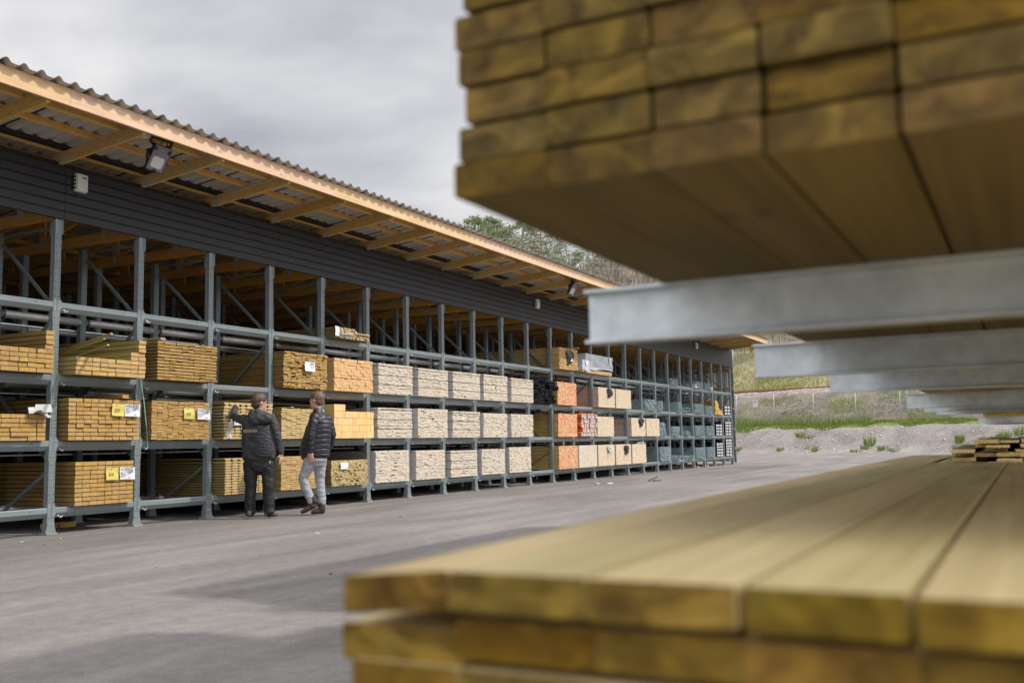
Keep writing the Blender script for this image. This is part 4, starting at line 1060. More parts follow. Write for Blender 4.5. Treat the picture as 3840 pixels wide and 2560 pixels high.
# packs on second and third rack, and high loads
def ypack(name, label, x0, x1, y0, y1, z0, nrow, h, bw, mat, group, jit=.02, gap=.12, messy=0, cat='timber pack'):
    root = empty(name, ((x0+x1)/2, (y0+y1)/2, z0), label, cat, group); b = MB(); r = random.Random(int(y0*10+z0*7))
    p = h/nrow
    for i in range(nrow):
        x = x0
        while x < x1-.03:
            w_ = min(bw, x1-x); dy_ = r.uniform(-jit, jit); ex = r.uniform(-messy, messy)
            b.box((x+.001+ex, y0+dy_, z0+i*p), (x+w_-.002+ex, y1+dy_, z0+i*p+p*(1-gap)), grain=1); x += w_
    b.build('boards', M[mat], root); return root
G2 = 'timber loads on the cantilever racks'
ypack('timber_pack', 'timber load on the second rack, only its underside showing above the third beam row', CX-.60, CX+.55, 6.5, 11.2, CZ+ARM+.001, 10, .44, .12, 't_near', G2)
ypack('timber_pack', 'small dark gold timber load on the farthest rack at the right edge', CX-.62, CX+.5, 17.3, 22.0, CZ+ARM+.001, 3, .12, .12, 't_near', G2)
for (z, ln) in ((3.401, (1.2, 6.0)), (4.501, (1.0, 5.8))):
    ypack('timber_pack', 'timber load high on the nearest rack above the picture', CX-.62, CX+.55, ln[0], ln[1], z, 12, .55, .12, 't_near', 'loads above the picture on the nearest rack')
for (z, ln) in ((2.351, (6.6, 11.0)), (3.401, (6.6, 11.4)), (4.601, (6.9, 12.8)), (5.801, (7.4, 13.2))):
    ypack('timber_pack', 'timber load high on the second rack above the picture', CX-.62, CX+.55, ln[0], ln[1], z, 12, .6, .12, 't_near', 'loads above the picture on the second rack')
for (z, ln) in ((2.351, (17.2, 22.4)), (3.601, (17.4, 22.6)), (5.0, (20.6, 24))):
    ypack('timber_pack', 'timber load high on the farthest rack above the picture', CX-.62, CX+.55, ln[0], ln[1], z, 12, .6, .12, 't_near', 'loads above the picture on the farthest rack')
# low messy stack beyond, right edge, on the lower arms of the next rack
root = empty('timber_pile', (CX-.1, 7.6, .74), 'untidy low pile of odd treated boards at the right picture edge', 'timber pile')
b = MB(); r = random.Random(9)
for i in range(11):
    z = .738+i*.0245
    for q in range(8):
        x = CX-.62+(z-.79)*1.9*(i > 2)+q*.13+r.uniform(-.05, .05)
        if x > CX+.6: continue
        y0 = 5.85+r.uniform(-.25, .3)+.05*i
        ro = Matrix.Translation((x, y0, z)) @ Matrix.Rotation(r.uniform(-.03, .04), 4, 'Z')
        b.box((0, 0, 0), (.12, 4.2+r.uniform(-.6, .6), r.choice((.014, .019, .022))), mat=ro, grain=1)
b.build('boards', M['t_deck'], root)
root = empty('timber_pack', (CX-.5, 7.0, .60), 'low flat timber pack with pale edge left of the untidy pile', 'timber pack')
b = MB()
for i in range(5):
    for q in range(3): b.box((CX-.93+q*.12, 5.3, .63+i*.047), (CX-.815+q*.12, 9.6, .672+i*.047), grain=1)
b.build('boards', M['t_deck'], root)
b = MB()
for y in (5.8, 8.8): b.box((CX-1.0, y, .20), (CX+.2, y+.1, .628))
b.build('bearer', M['t_near'], root)
for (z, lb) in ((CZ+ARM+.001, 'upper'), (CZ-.299, 'lower')):  # unseen loads, added behind the camera to darken the right of the foreground
    ypack('timber_pack', 'unseen %s timber load behind the photographer, added to darken the foreground' % lb, CX+(.40 if z < 2 else -.62), CX+1.2, -4.6, (-.30 if z < 2 else .6), z, 10, .55, .12, 't_near', 'unseen loads added for shade')
stick((CX-1.30, 9.6, .30), (CX-1.02, 6.0, .62), .10, .05, 't_near', 'loose_board', 'single loose board leaning beside the untidy pile', 'board')
root = empty('timber_pack', (CX-.85, 14.0, .25), 'low covered timber pack with pale edge beside the untidy pile', 'timber pack')
b = MB()
for i in range(5):
    for q in range(5): b.box((CX-1.25+q*.12, 10.8, .22+i*.05), (CX-1.135+q*.12, 15.2, .265+i*.05), grain=1)
b.build('boards', M['t_near'], root)
b = MB(); b.box((CX-1.27, 15.21, .30), (CX-.63, 15.22, .62)); b.build('end_sheet', M['paper'], root)
stick((CX-1.9, 8.1, .012), (CX-1.2, 8.25, .012), .05, .02, 'pine', 'wood_scrap', 'pale wood scrap lying on the asphalt near the untidy pile', 'wood scrap')
# litter on the asphalt
r = random.Random(12); 
for i, (u, v) in enumerate(((140, 1972), (226, 2018), (82, 2031), (165, 2042), (440, 1997), (980, 2080), (1190, 1998), (1502, 1938), (1680, 1812), (3006, 1757), (2798, 1750), (2770, 1780), (590, 2125), (1240, 2150))):
    P = on_plane(u, v, 2, .003); s_ = r.uniform(.010, .026)*(1+.012*P.y)
    b = MB(); a = r.uniform(0, 3)
    ro = Matrix.Translation(P) @ Matrix.Rotation(a, 4, 'Z') @ Matrix.Rotation(r.uniform(-.25, .25), 4, 'X')
    b.box((-s_, -s_*.4, 0), (s_, s_*.4, .005), mat=ro)
    b.build('wood_chip', M[r.choice(('pine', 'bark', 'white_end'))], None, P, 'small chip of wood or paper on the asphalt', 'litter', 'chips littering the asphalt')
# ------------------------------------------------------------------ land beyond the yard
def rdepth(u, v, depth):
    d = ray(u, v); d = d/d.dot(_F); return CAM + d*depth
A_ = rdepth(2770, 1697, 71.0); B_ = rdepth(3600, 1697, 60.5)
fdir = Vector((B_.x-A_.x, B_.y-A_.y, 0)).normalized()      # to the right along the foot line
fn = Vector((-fdir.y, fdir.x, 0))                           # away from the camera
FO = Vector((A_.x, A_.y, 0))
def LP(s_, u, z=0): p = FO+fdir*s_+fn*u; return Vector((p.x, p.y, z))
def hz(s_, u):
    pts = [(-2, 0), (0, .0), (.6, .25), (2.4, 1.55), (3.2, 1.85), (5, 2.15), (9, 3.3), (13, 4.6), (14, 5.05), (18, 5.1), (20, 5.5), (30, 8.2), (36, 10.4), (60, 13), (100, 15), (160, 16), (240, 16)]
    for (a, za), (b_, zb_) in zip(pts, pts[1:]):
        if a <= u <= b_: z = za+(zb_-za)*(u-a)/(b_-a); break
    else: z = 16
    left = min(1, max(0, (-s_-10)/110))
    if u > 30: z += left*min(1, (u-30)/60)*2
    z += .05*math.sin(s_*.5+u*.6)*(u > 1)+.02*math.sin(s_*2.3+u*1.7)*(u > .5)
    return z
def strip(name, mat, us, s0, s1, ds, label, jit=0):
    b = MB(); n = int((s1-s0)/ds); r = random.Random(1); vs = []
    for i in range(n+1):
        for u in us:
            s_ = s0+ds*i; z = hz(s_, u)+(r.uniform(-jit, jit) if u not in (us[0], us[-1]) else 0)
            vs.append(tuple(LP(s_, u, z)))
    m_ = len(us)
    b.raw(vs, [(i*m_+j, (i+1)*m_+j, (i+1)*m_+j+1, i*m_+j+1) for i in range(n) for j in range(m_-1)], smooth=True)
    return b.build(name, M[mat], kind='structure', label=label)
strip('gravel_bank', 'gravel', [-.3, 0, .3, .6, .9, 1.2, 1.5, 1.8, 2.1, 2.4, 2.8], -60, 80, .5, 'grey gravel bank at the end of the yard', .02)
strip('grass_verge', 'verge', [2.8, 3.2, 3.8, 4.4, 5.0], -60, 80, 1, 'green verge on top of the gravel bank', .05)
strip('brush_slope', 'brushy', [5.0, 6, 7, 8, 9, 10, 11, 12, 13], -60, 80, 1, 'brushy slope behind the fence', .12)
strip('track_bed', 'ballast', [13, 13.5, 14, 15, 16, 17, 18, 18.6], -80, 90, 1, 'stony railway bed', .04)
strip('hillside', 'hill', [18.6, 20, 24, 28, 32, 36, 45, 60, 80, 100, 130, 160, 240], -260, 120, 6, 'grassy hillside behind the railway', .15)
trk = empty('railway_track', LP(0, 16, 5.1), 'brown rails of the railway on the stony bed behind the fence', 'railway track')
for u in (15.3, 16.7):
    b = MB(); p, q = LP(-70, u, 5.22), LP(80, u, 5.22); b.tube([p, q], .07, 6, smooth=False); b.build('rail', M['rust'], trk)
def blades(name, mat, pts, h, w_, seed, label, lean=.4, hv=.5, seg=1):
    b = MB(); r = random.Random(seed)
    for p in pts:
        a = r.uniform(0, 6.28); hh_ = h*r.uniform(1-hv, 1+hv); lx, ly = r.uniform(-lean, lean)*hh_, r.uniform(-lean, lean)*hh_
        dx_, dy_ = math.cos(a)*w_, math.sin(a)*w_
        c = (r.random(), 0, 0, 0)
        b.raw([(p[0]-dx_, p[1]-dy_, p[2]-.02), (p[0]+dx_, p[1]+dy_, p[2]-.02), (p[0]+lx, p[1]+ly, p[2]+hh_)], [(0, 1, 2)], col=c)
    return b.build(name, M[mat], kind='stuff', label=label)
r = random.Random(5)
def sc(n, s0, s1, u0, u1, f=None):
    P = []
    while len(P) < n:
        s_, u = r.uniform(s0, s1), r.uniform(u0, u1)
        if f and not f(s_, u): continue
        P.append(LP(s_, u, hz(s_, u)))
    return P
edge = lambda s_, u: u > 3.0+.35*math.sin(s_*.9)+.25*math.sin(s_*2.1)-(.5 if s_ < 4 else 0)
blades('verge_grass', 'grass', sc(15000, -5, 26, 2.2, 4.6, edge), .09, .045, 1, 'thick green grass and leaves along the top of the bank')
blades('tall_grass', 'grass', sc(1500, -5, 8, 3.4, 5.4), .45, .022, 2, 'tall grass standing by the fence')
blades('dry_stalks', 'drygrass', sc(3500, -5, 26, 3.8, 12), .40, .03, 3, 'dry yellow stalks on the brush slope')
blades('slope_weeds', 'spring', sc(4200, -5, 28, 5, 12, lambda s_, u: math.sin(s_*1.3+u)+math.sin(s_*.5-u*.8) > .3), .30, .06, 4, 'yellow-green weeds on the brush slope')
blades('hill_grass', 'drygrass', sc(16000, -45, 30, 18.8, 40), .26, .07, 6, 'dry yellow grass on the upper slope')
blades('hill_grass_green', 'spring', sc(8000, -45, 30, 18.8, 38, lambda s_, u: math.sin(s_*.6+u*.3) > 0), .22, .08, 7, 'greener grass patches on the upper slope')
b = MB()                                        # brush heap twigs
for i in range(1500):
    s_, u = r.uniform(-5, 26), r.gauss(8.2, 1.6)
    if math.sin(s_*.8+1)+r.uniform(-.8, .8) < -.1: continue
    p = LP(s_, u, hz(s_, u)+r.uniform(0, .35)); a = r.uniform(0, 6.28); l = r.uniform(.3, 1.3)
    q = p+Vector((math.cos(a)*l, math.sin(a)*l, r.uniform(-.15, .4))); mid = (p+q)/2+Vector((0, 0, r.uniform(.05, .3)))
    b.tube([p, mid, q], r.uniform(.010, .028), 3, col=(r.random(), 0, 0, 0), cap=False)
b.build('brush_heap', M['twig'], kind='stuff', label='heaps of cut grey branches behind the fence')
b = MB()
for i in range(2600):
    s_, u = r.uniform(-5, 27), r.uniform(-.2, 2.9) if r.random() < .8 else r.uniform(13, 15)
    p = LP(s_, u, hz(s_, u)); q = r.uniform(.015, .045) if r.random() < .93 else r.uniform(.05, .12)
    t = [(p.x+q*math.cos(a)*r.uniform(.7, 1.2), p.y+q*math.sin(a)*r.uniform(.7, 1.2), p.z-.01) for a in (0, 1.57, 3.14, 4.71)]+[(p.x, p.y, p.z+q*.8)]
    b.raw(t, [(0, 1, 4), (1, 2, 4), (2, 3, 4), (3, 0, 4)])
b.build('loose_stones', M['stone'], kind='stuff', label='pale stones scattered over the gravel')
def weed(u, v, h, w_, k, lab):
    # find the ground point under the pixel on the bank
    d = ray(u, v); best = None
    for i in range(400):
        p = CAM+d*(50+i*.1); rel = p-FO; s_, uu = rel.dot(fdir), rel.dot(fn)
        if p.z <= hz(s_, uu) if uu > -.5 else p.z < 0: best = p; break
    if best is None: return
    b = MB(); rr = random.Random(k)
    for i in range(60):
        a = rr.uniform(0, 6.28); t = rr.random()**.5*w_; x, y = best.x+math.cos(a)*t, best.y+math.sin(a)*t
        hh_ = h*rr.uniform(.4, 1.1); l = rr.uniform(0, .5)*w_
        b.raw([(x-.03, y, best.z-.08), (x+.03, y+.01, best.z-.08), (x+math.cos(a)*l, y+math.sin(a)*l, best.z+hh_)], [(0, 1, 2)], col=(rr.random(), 0, 0, 0))
    b.build('weed_clump', M['grass'], None, best, lab, 'weed', 'weed clumps on the gravel bank')
for k, (u, v, h, w_, lab) in enumerate(((3262, 1668, .75, .35, 'tallest green weed in the middle of the gravel bank'), (3030, 1640, .3, .6, 'broad dark weed patch near the left of the gravel bank'), (3002, 1636, .4, .3, 'dark bushy weed just below the verge'),
        (2925, 1688, .25, .25, 'small weed at the foot of the bank, left part'), (3045, 1680, .18, .45, 'low flat weed at the bank foot'), (3060, 1689, .2, .3, 'low weed close to the asphalt edge'), (3210, 1693, .2, .4, 'wide low weed at the asphalt edge'), (3245, 1683, .3, .25, 'small weed under the tallest one'),
        (3308, 1684, .3, .3, 'round green weed right of the tallest one'), (3352, 1690, .22, .4, 'flat weed at the asphalt edge, right part'), (3600, 1655, .6, .25, 'upright weed above the pile, left one'), (3595, 1687, .4, .3, 'weed at the bank foot under the upright one'),
        (3688, 1656, .4, .25, 'small upright weed in the right part of the bank'), (3770, 1640, .55, .4, 'bushy weed near the right picture edge'), (3735, 1650, .4, .3, 'lower weed near the right picture edge'), (3824, 1628, .55, .3, 'last weed at the right picture edge'), (2765, 1690, .35, .3, 'weed beside the shed corner'))):
    weed(u, v, h, w_, k, lab)
# ------------------------------------------------------------------ fences
def fencerun(name, s0, s1, u, step, h, label, wires=.075, pw=.06, zf=None):
    root = empty(name, LP((s0+s1)/2, u, hz((s0+s1)/2, u)), label, 'fence')
    n = int(round((s1-s0)/step))
    for i in range(n+1):
        s_ = s0+i*step; p = LP(s_, u, hz(s_, u)); b = MB()
        b.tube([p-Vector((0, 0, .2)), p+Vector((0, 0, h+.04))], pw/2, 8); b.build('post', M['fence'], root)
        if i < n:
            b = MB(); q = LP(s_+step, u, hz(s_+step, u))
            k = int(step/wires); up = Vector((0, 0, 1)); w2 = .0065
            for j in range(1, k):
                c = p.lerp(q, j/k); d = fdir*w2; z0_, z1_ = .03, h
                b.raw([tuple(c-d+up*z0_), tuple(c+d+up*z0_), tuple(c+d+up*z1_), tuple(c-d+up*z1_)], [(0, 1, 2, 3)])
            for j in range(int(h/.2)+1):
                zz = .06+j*(h-.1)/int(h/.2)
                b.raw([tuple(p+up*(zz-.006)), tuple(q+up*(zz-.006)), tuple(q+up*(zz+.006)), tuple(p+up*(zz+.006))], [(0, 1, 2, 3)])
            b.build('mesh_panel', M['fence'], root)
    return root
def s_of(u, v, uu):
    d = ray(u, v); t = (uu-(CAM-FO).dot(fn))/d.dot(fn); return (CAM+d*t-FO).dot(fdir)
sA, sB = s_of(2905, 1583, 4.6), s_of(3559, 1583, 4.6); st = (sB-sA)/4
FH = 2.25
fencerun('mesh_fence', sA-2*st, sA+9*st, 4.6, st, FH, 'grey wire mesh fence on top of the gravel bank')
sA2, sB2 = s_of(2842, 1400, 31), s_of(2938, 1400, 31)
fencerun('mesh_fence', sA2-3*(sB2-sA2), sA2+5*(sB2-sA2), 31, (sB2-sA2), 2.4, 'paler upper fence on the grassy slope above the railway', .2, .09)
# sign on the fence
sg = s_of(2832, 1515, 4.55); p = LP(sg, 4.50, 0); gz = CAM.z
c = on_plane(2832, 1512, 0, p.x); c = CAM+ray(2832, 1512)*((4.50-(CAM-FO).dot(fn))/ray(2832, 1512).dot(fn))
root = empty('warning_sign', c, 'small white prohibition sign with a hand in a red ring on the mesh fence', 'sign')
def sgn(pts, mat, name, off):
    b = MB(); b.raw([tuple(c-fn*off+fdir*a+Vector((0, 0, z))) for a, z in pts], [tuple(range(len(pts)))]); b.build(name, M[mat], root)
b = MB(); W2, H2 = .19, .27
P8 = [tuple(c+fdir*a+Vector((0, 0, z))-fn*o_) for o_ in (0, .012) for a, z in ((-W2, -H2), (W2, -H2), (W2, H2), (-W2, H2))]
b.raw(P8, [(0, 1, 2, 3), (7, 6, 5, 4), (0, 4, 5, 1), (1, 5, 6, 2), (2, 6, 7, 3), (3, 7, 4, 0)]); b.build('sign_plate', M['white_end'], root)
M['red'] = plain('sign_red', (.45, .03, .04), .5)
def ring(r0, r1, mat, name, cz_=.09, off=.015):
    b = MB(); n = 24
    for q in range(n):
        a0, a1 = 2*math.pi*q/n, 2*math.pi*(q+1)/n
        b.raw([tuple(c-fn*off+fdir*(rr*math.cos(a))+Vector((0, 0, cz_+rr*math.sin(a)))) for rr, a in ((r0, a0), (r0, a1), (r1, a1), (r1, a0))], [(0, 1, 2, 3)])
    b.build(name, M[mat], root)
ring(.115, .145, 'red', 'red_ring')
sgn([(-.035, .03), (.03, .03), (.045, .09), (.04, .12), (.03, .10), (.028, .155), (.012, .155), (.008, .165), (-.006, .165), (-.01, .158), (-.024, .155), (-.03, .10), (-.05, .085)], 'ink', 'hand_symbol', .016)
for k in range(3): sgn([(-.12, -.12-.04*k), (.12-.03*k, -.12-.04*k), (.12-.03*k, -.108-.04*k), (-.12, -.108-.04*k)], 'steel', 'printed_line', .016)
# ------------------------------------------------------------------ trees
def trunk_tree(root, p, h, r0, seed, limbs, bend=.04):
    rr = random.Random(seed); pts = []; x = Vector(p)
    for i in range(7): pts.append(x.copy()); x += Vector((rr.uniform(-bend, bend)*h/6, rr.uniform(-bend, bend)*h/6, h/6))
    b = MB(); b.tube([q-Vector((0, 0, .5 if i == 0 else 0)) for i, q in enumerate(pts)], [r0*(1-.85*i/6) for i in range(7)], 6)
    b.build('trunk', M['bark'], root); return pts
def pine(s_, u, h, seed, lab, low=.45, dens=1.0, group='pines on the hill'):
    p = LP(s_, u, hz(s_, u)); root = empty('pine_tree', p, lab, 'tree', group)
    rr = random.Random(seed); pts = trunk_tree(root, p, h*.94, h*.014, seed, 0)
    b = MB(); c = MB()
    nb = int(34*dens)
    for i in range(nb):
        t = low+(1-low)*(i+rr.random())/nb; k = min(5, int(t*6)); base = pts[k].lerp(pts[k+1], t*6-k) if k < 6 else pts[6]
        a = rr.uniform(0, 6.28); L = h*(.27*(1-((t-low)/(1-low))**1.8)+.045)*rr.uniform(.55, 1.2)
        tip = base+Vector((math.cos(a)*L, math.sin(a)*L, L*rr.uniform(.0, .5)))
        c.tube([base, base.lerp(tip, .5)+Vector((0, 0, L*.08)), tip], [.05, .035, .015], 4, cap=False)
        for j in range(int(22*dens)):
            f = rr.uniform(.35, 1.1); q = base.lerp(tip, f)+Vector((rr.gauss(0, .24), rr.gauss(0, .24), rr.gauss(.08, .16)))*L*.55
            sz = rr.uniform(.10, .24)*h/17; shade = rr.random()
            for _ in range(5):
                n_ = Vector((rr.gauss(0, 1), rr.gauss(0, 1), rr.gauss(0, .7))).normalized(); t1 = n_.orthogonal().normalized(); t2 = n_.cross(t1)
                o_ = q+Vector((rr.gauss(0, 1), rr.gauss(0, 1), rr.gauss(0, .7)))*sz*.9
                b.raw([tuple(o_-t1*sz*.7), tuple(o_+t2*sz*.32), tuple(o_+t1*sz*.7), tuple(o_-t2*sz*.3)], [(0, 1, 2, 3)], col=(max(0, min(1, shade+rr.uniform(-.2, .2))), 0, 0, 0))
    b.build('crown', M['pine_l'], root); c.build('limbs', M['bark'], root)
def bare(s_, u, h, seed, lab, n=26, group='bare birches on the hill', mat='twig', lean=0, leafmat=None, wide=.16):
    p = LP(s_, u, hz(s_, u)); root = empty('bare_tree', p, lab, 'tree', group); rr = random.Random(seed)
    pts = [p+Vector((rr.uniform(-.02, .02)*h*i/4+lean*h*(i/4)**2, rr.uniform(-.02, .02)*h*i/4, h*i/4)) for i in range(5)]
    b = MB(); b.tube(pts, [h*.011, h*.009, h*.006, h*.004, h*.001], 5, col=(rr.random(), 0, 0, 0)); b.build('trunk', M[mat], root)
    b = MB(); lf = MB()
    for i in range(n):
        t = rr.uniform(.18, .95)*4; k = min(3, int(t)); base = pts[k].lerp(pts[k+1], t-k)
        a = rr.uniform(0, 6.28); L = h*wide*(1.25-t/4)*rr.uniform(.6, 1.4)
        tip = base+Vector((math.cos(a)*L*.55, math.sin(a)*L*.55, L*1.2)); mid = base.lerp(tip, .5)+Vector((math.cos(a), math.sin(a), 0))*L*.12
        col = (rr.random(), 0, 0, 0); b.tube([base, mid, tip], [h*.0046, h*.0034, h*.0018], 3, col=col, cap=False)
        for j in range(5):
            f = rr.uniform(.2, 1); q = base.lerp(tip, f); a2 = rr.uniform(0, 6.28); l2 = L*rr.uniform(.2, .5)
            q2 = q+Vector((math.cos(a2)*l2*.6, math.sin(a2)*l2*.6, l2)); b.tube([q, q2], [h*.0026, h*.0012], 3, col=(rr.random(), 0, 0, 0), cap=False)
            if leafmat:
                for _ in range(4):
                    o_ = q2+Vector((rr.gauss(0, .2), rr.gauss(0, .2), rr.gauss(0, .2))); z_ = .13
                    b2 = Vector((rr.gauss(0, 1), rr.gauss(0, 1), rr.gauss(0, 1))).normalized()*z_; b3 = b2.orthogonal().normalized()*z_
                    lf.raw([tuple(o_-b2), tuple(o_+b3), tuple(o_+b2)], [(0, 1, 2)], col=(rr.random(), 0, 0, 0))
    b.build('limbs', M[mat], root)
    if leafmat: lf.build('leaves', M[leafmat], root)
def atpix(u, v, uu):   # s position for a pixel column at distance uu behind the bank
    return s_of(u, v, uu)
def top_h(u, v, uu):
    d = ray(u, v); P = CAM+d*((uu-(CAM-FO).dot(fn))/d.dot(fn)); s_ = (P-FO).dot(fdir); return s_, max(4, P.z-hz(s_, uu))
# wooded hill rising behind the shed
def hillz(az, d):
    k2 = max(0, min(1, (az-AZ(2500))/(AZ(2680)-AZ(2500)))); d1 = 95+50*k2
    t = max(0, min(1, (d-d1)/45)); z = (12+3*k2)*t*t*(3-2*t)-1.0*k2
    k = max(0, min(1, (az-AZ(2060))/(AZ(2260)-AZ(2060)))); k = k*k*(3-2*k)
    t2 = max(0, min(1, (d-138-30*k2)/50)); return z+k*t2*27+.6*math.sin(az*40)*t+.4*math.sin(d*.3)*t
def AZ(u):
    d = ray(u, 1200); return math.atan2(d.x, d.y)
b = MB(); na, nd_ = 46, 24; vs = []
for i in range(na+1):
    for j in range(nd_+1):
        az = AZ(900)+(AZ(4100)-AZ(900))*i/na; d = 95+150*j/nd_; vs.append((CAM.x+math.sin(az)*d, CAM.y+math.cos(az)*d, hillz(az, d)-.6*(j == 0)))
b.raw(vs, [(i*(nd_+1)+j, i*(nd_+1)+j+1, (i+1)*(nd_+1)+j+1, (i+1)*(nd_+1)+j) for i in range(na) for j in range(nd_)], smooth=True)
b.build('wooded_hill', M['brushy'], kind='structure', label='brown wooded hill behind the shed')
def spot(u, v, d_):
    r_ = ray(u, v); hd = math.hypot(r_.x, r_.y); p = CAM+r_*(d_/hd); az = math.atan2(r_.x, r_.y); z = hillz(az, d_)
    return Vector((p.x, p.y, z)), p.z-z
_LP = LP; PT = [None]
def LP(s_, u, z=0): return PT[0].copy() if PT[0] is not None else _LP(s_, u, z)
for i, (u, v, dd, lab, dn) in enumerate(((1795, 785, 128, 'tall dark pine, the leftmost tall tree above the roof edge', 1.5), (1850, 790, 134, 'pine just right of the tallest tree above the roof', 1.4), (1905, 815, 126, 'thin pine with sky gaps behind the roof edge', .8), (1965, 800, 132, 'open-crowned pine over the middle of the roof edge', .7),
        (2010, 815, 124, 'open pine left of the reddish trunk', .7), (2042, 800, 120, 'pine with bare reddish trunk beside the foreground stack', .6), (2085, 935, 116, 'bright green fir above the roof', 1.5), (2050, 945, 118, 'small fir beside the bright green one', 1.3), (2150, 930, 122, 'lower green pine near the bare birches', 1.1), (2110, 820, 136, 'pine behind the overhead wires', .8), (2240, 870, 140, 'pine hidden partly by the foreground stack', .8), (1752, 836, 138, 'small pine peeking over the roof at the far left of the wood', 1.0),
        (1830, 800, 150, 'dim pine standing behind the two tallest ones', 1.0), (1880, 845, 146, 'slender pine between the tall pines and the open ones', .9))):
    p, h = spot(u, v, dd); PT[0] = p
    pine(0, 0, min(h, 30), 40+i, lab, low=.32 if dn > 1 else .5, dens=dn)
rb = random.Random(77)
for i in range(80):
    u = 2120+i*6.6+rb.uniform(-8, 8) if i > 9 else 1900+i*24; v = 870+(u-1900)*.31+rb.uniform(-40, 25); dd = rb.uniform(126, 146)
    p, h = spot(u, min(v, 1075), dd); PT[0] = p
    bare(0, 0, min(max(h, 8), 27), 300+i, 'grey leafless birch in the dense row on the hill above the roof', n=26, lean=rb.uniform(-.05, .12), wide=.2)
PT[0] = None
# more leafless trees further up the hill, copies of the ones above
src = [o for o in COL.objects if o.name.startswith('bare_tree')][:8]
for i in range(70):
    q = src[i % len(src)]; az = AZ(2450)+(AZ(4100)-AZ(2450))*(i+rb.random())/70; d_ = rb.uniform(172, 235)
    c = dup(q, loc=(CAM.x+math.sin(az)*d_, CAM.y+math.cos(az)*d_, hillz(az, d_)-.5)); c.rotation_euler.z = rb.uniform(0, 6.28); s3 = rb.uniform(.45, .8); c.scale = (s3, s3, s3)
    for ch in list(q.children): dup(ch, c)
    c['label'] = 'leafless tree high on the brown hill behind the railway, beyond the grey beams'; c['group'] = 'leafless trees high on the hill'
for i in range(14):   # trees above the upper slope at the right of the shed
    u = 2760+i*28+rb.uniform(-6, 6); uu = rb.uniform(36, 46); s_, h = top_h(u, 1235, uu); 
    bare(s_, uu, min(max(h, 6), 12), 400+i, 'leafless tree with a haze of young leaves on the upper slope', n=26, group='budding trees on the upper slope', leafmat='spring' if i % 2 else None)
for (u, v, mat, nm, wd, n_) in ((2778, 1300, 'twig', 'pale many-stemmed bare bush beside the shed corner', .32, 60), (2815, 1305, 'willow', 'bright yellow-green willow bush behind the upper fence', .26, 300), (2755, 1310, 'twig', 'small bare bush right behind the shed corner', .3, 40), (2840, 1310, 'willow', 'second yellow willow partly behind the grey beam', .25, 110)):
    s_, h = top_h(u, v, 34); bare(s_, 34, max(3.5, min(h, 6)), int(u), nm, n=n_, group='bushes behind the upper fence', mat=mat, wide=wd, leafmat='willow' if mat == 'willow' else None)
# overhead wires of the railway
for i, (z0_, u) in enumerate(((28.5, 17), (26.2, 17), (24.6, 17), (21.6, 17), (20.2, 17), (17.2, 17), (13.0, 17))):
    pass
for i, (ua, va, ub_, vb_) in enumerate(((1925, 897, 2110, 904), (1965, 920, 2170, 930), (2010, 938, 2200, 946), (2080, 964, 2260, 972), (2110, 980, 2330, 990), (2170, 1004, 2420, 1014), (2330, 1062, 2480, 1066))):
    uu = 17.0+.4*i
    def wp(u, v): d = ray(u, v); return CAM+d*((uu-(CAM-FO).dot(fn))/d.dot(fn))
    P, Q = wp(ua, va), wp(ub_, vb_); d = Q-P; P2, Q2 = P-d*4, Q+d*3
    pts = []
    for k in range(13):
        t = k/12; q = P2.lerp(Q2, t); pts.append(q-Vector((0, 0, 0)))
    b = MB(); b.tube(pts, .022, 4); b.build('overhead_wire', M['fence'], None, P, 'thin overhead railway wire crossing in front of the wooded hill, %s from the top' % ORD[i], 'wire', 'overhead railway wires')
# ------------------------------------------------------------------ people
from mathutils import noise as mnoise
ER = Vector((math.cos(YAW), math.sin(YAW), 0)); EA = Vector((-math.sin(YAW), math.cos(YAW), 0)); EZ = Vector((0, 0, 1))
class Fig:
    def __init__(s, org):
        s.o = Vector(org); s.a = Vector((s.o.x-CAM.x, s.o.y-CAM.y, 0)).normalized()
    def p(s, r, a, z): return s.o + ER*r + s.a*a + EZ*z
    def d(s, r, a, z): return (ER*r + s.a*a + EZ*z)
def etube(b, secs, n=16):
    """secs: (centre, ra, rb, axisA) elliptical sections; axisA is the direction of ra; rounded ends added"""
    pts = [s_[0] for s_ in secs]; L = len(secs); rows = []
    full = []
    t0 = (pts[1]-pts[0]).normalized(); t1 = (pts[-1]-pts[-2]).normalized()
    e0 = min(secs[0][1], secs[0][2]); e1 = min(secs[-1][1], secs[-1][2])
    for f, k in ((.98, .25), (.6, .78)): full.append((pts[0]-t0*e0*f*.8, secs[0][1]*k, secs[0][2]*k, secs[0][3], t0))
    for i, s_ in enumerate(secs):
        t = (pts[min(i+1, L-1)]-pts[max(i-1, 0)]).normalized(); full.append((s_[0], s_[1], s_[2], s_[3], t))
    for f, k in ((.6, .78), (.98, .25)): full.append((pts[-1]+t1*e1*f*.8, secs[-1][1]*k, secs[-1][2]*k, secs[-1][3], t1))
    vs = []
    for c, ra, rb, ax, t in full:
        A = (ax - t*ax.dot(t)); A = A.normalized() if A.length > 1e-4 else t.orthogonal().normalized(); B = t.cross(A)
        for q in range(n):
            w_ = 2*math.pi*q/n; vs.append(tuple(c+A*math.cos(w_)*ra+B*math.sin(w_)*rb))
    m_ = len(full); fs = [(i*n+q, i*n+(q+1) % n, (i+1)*n+(q+1) % n, (i+1)*n+q) for i in range(m_-1) for q in range(n)]
    fs += [tuple(range(n-1, -1, -1)), tuple((m_-1)*n+q for q in range(n))]
    b.raw(vs, fs)
def limb(b, pts, rs, n=12):
    etube(b, [(p, r, r, Vector((.3, .5, .81))) for p, r in zip(pts, rs)], n)
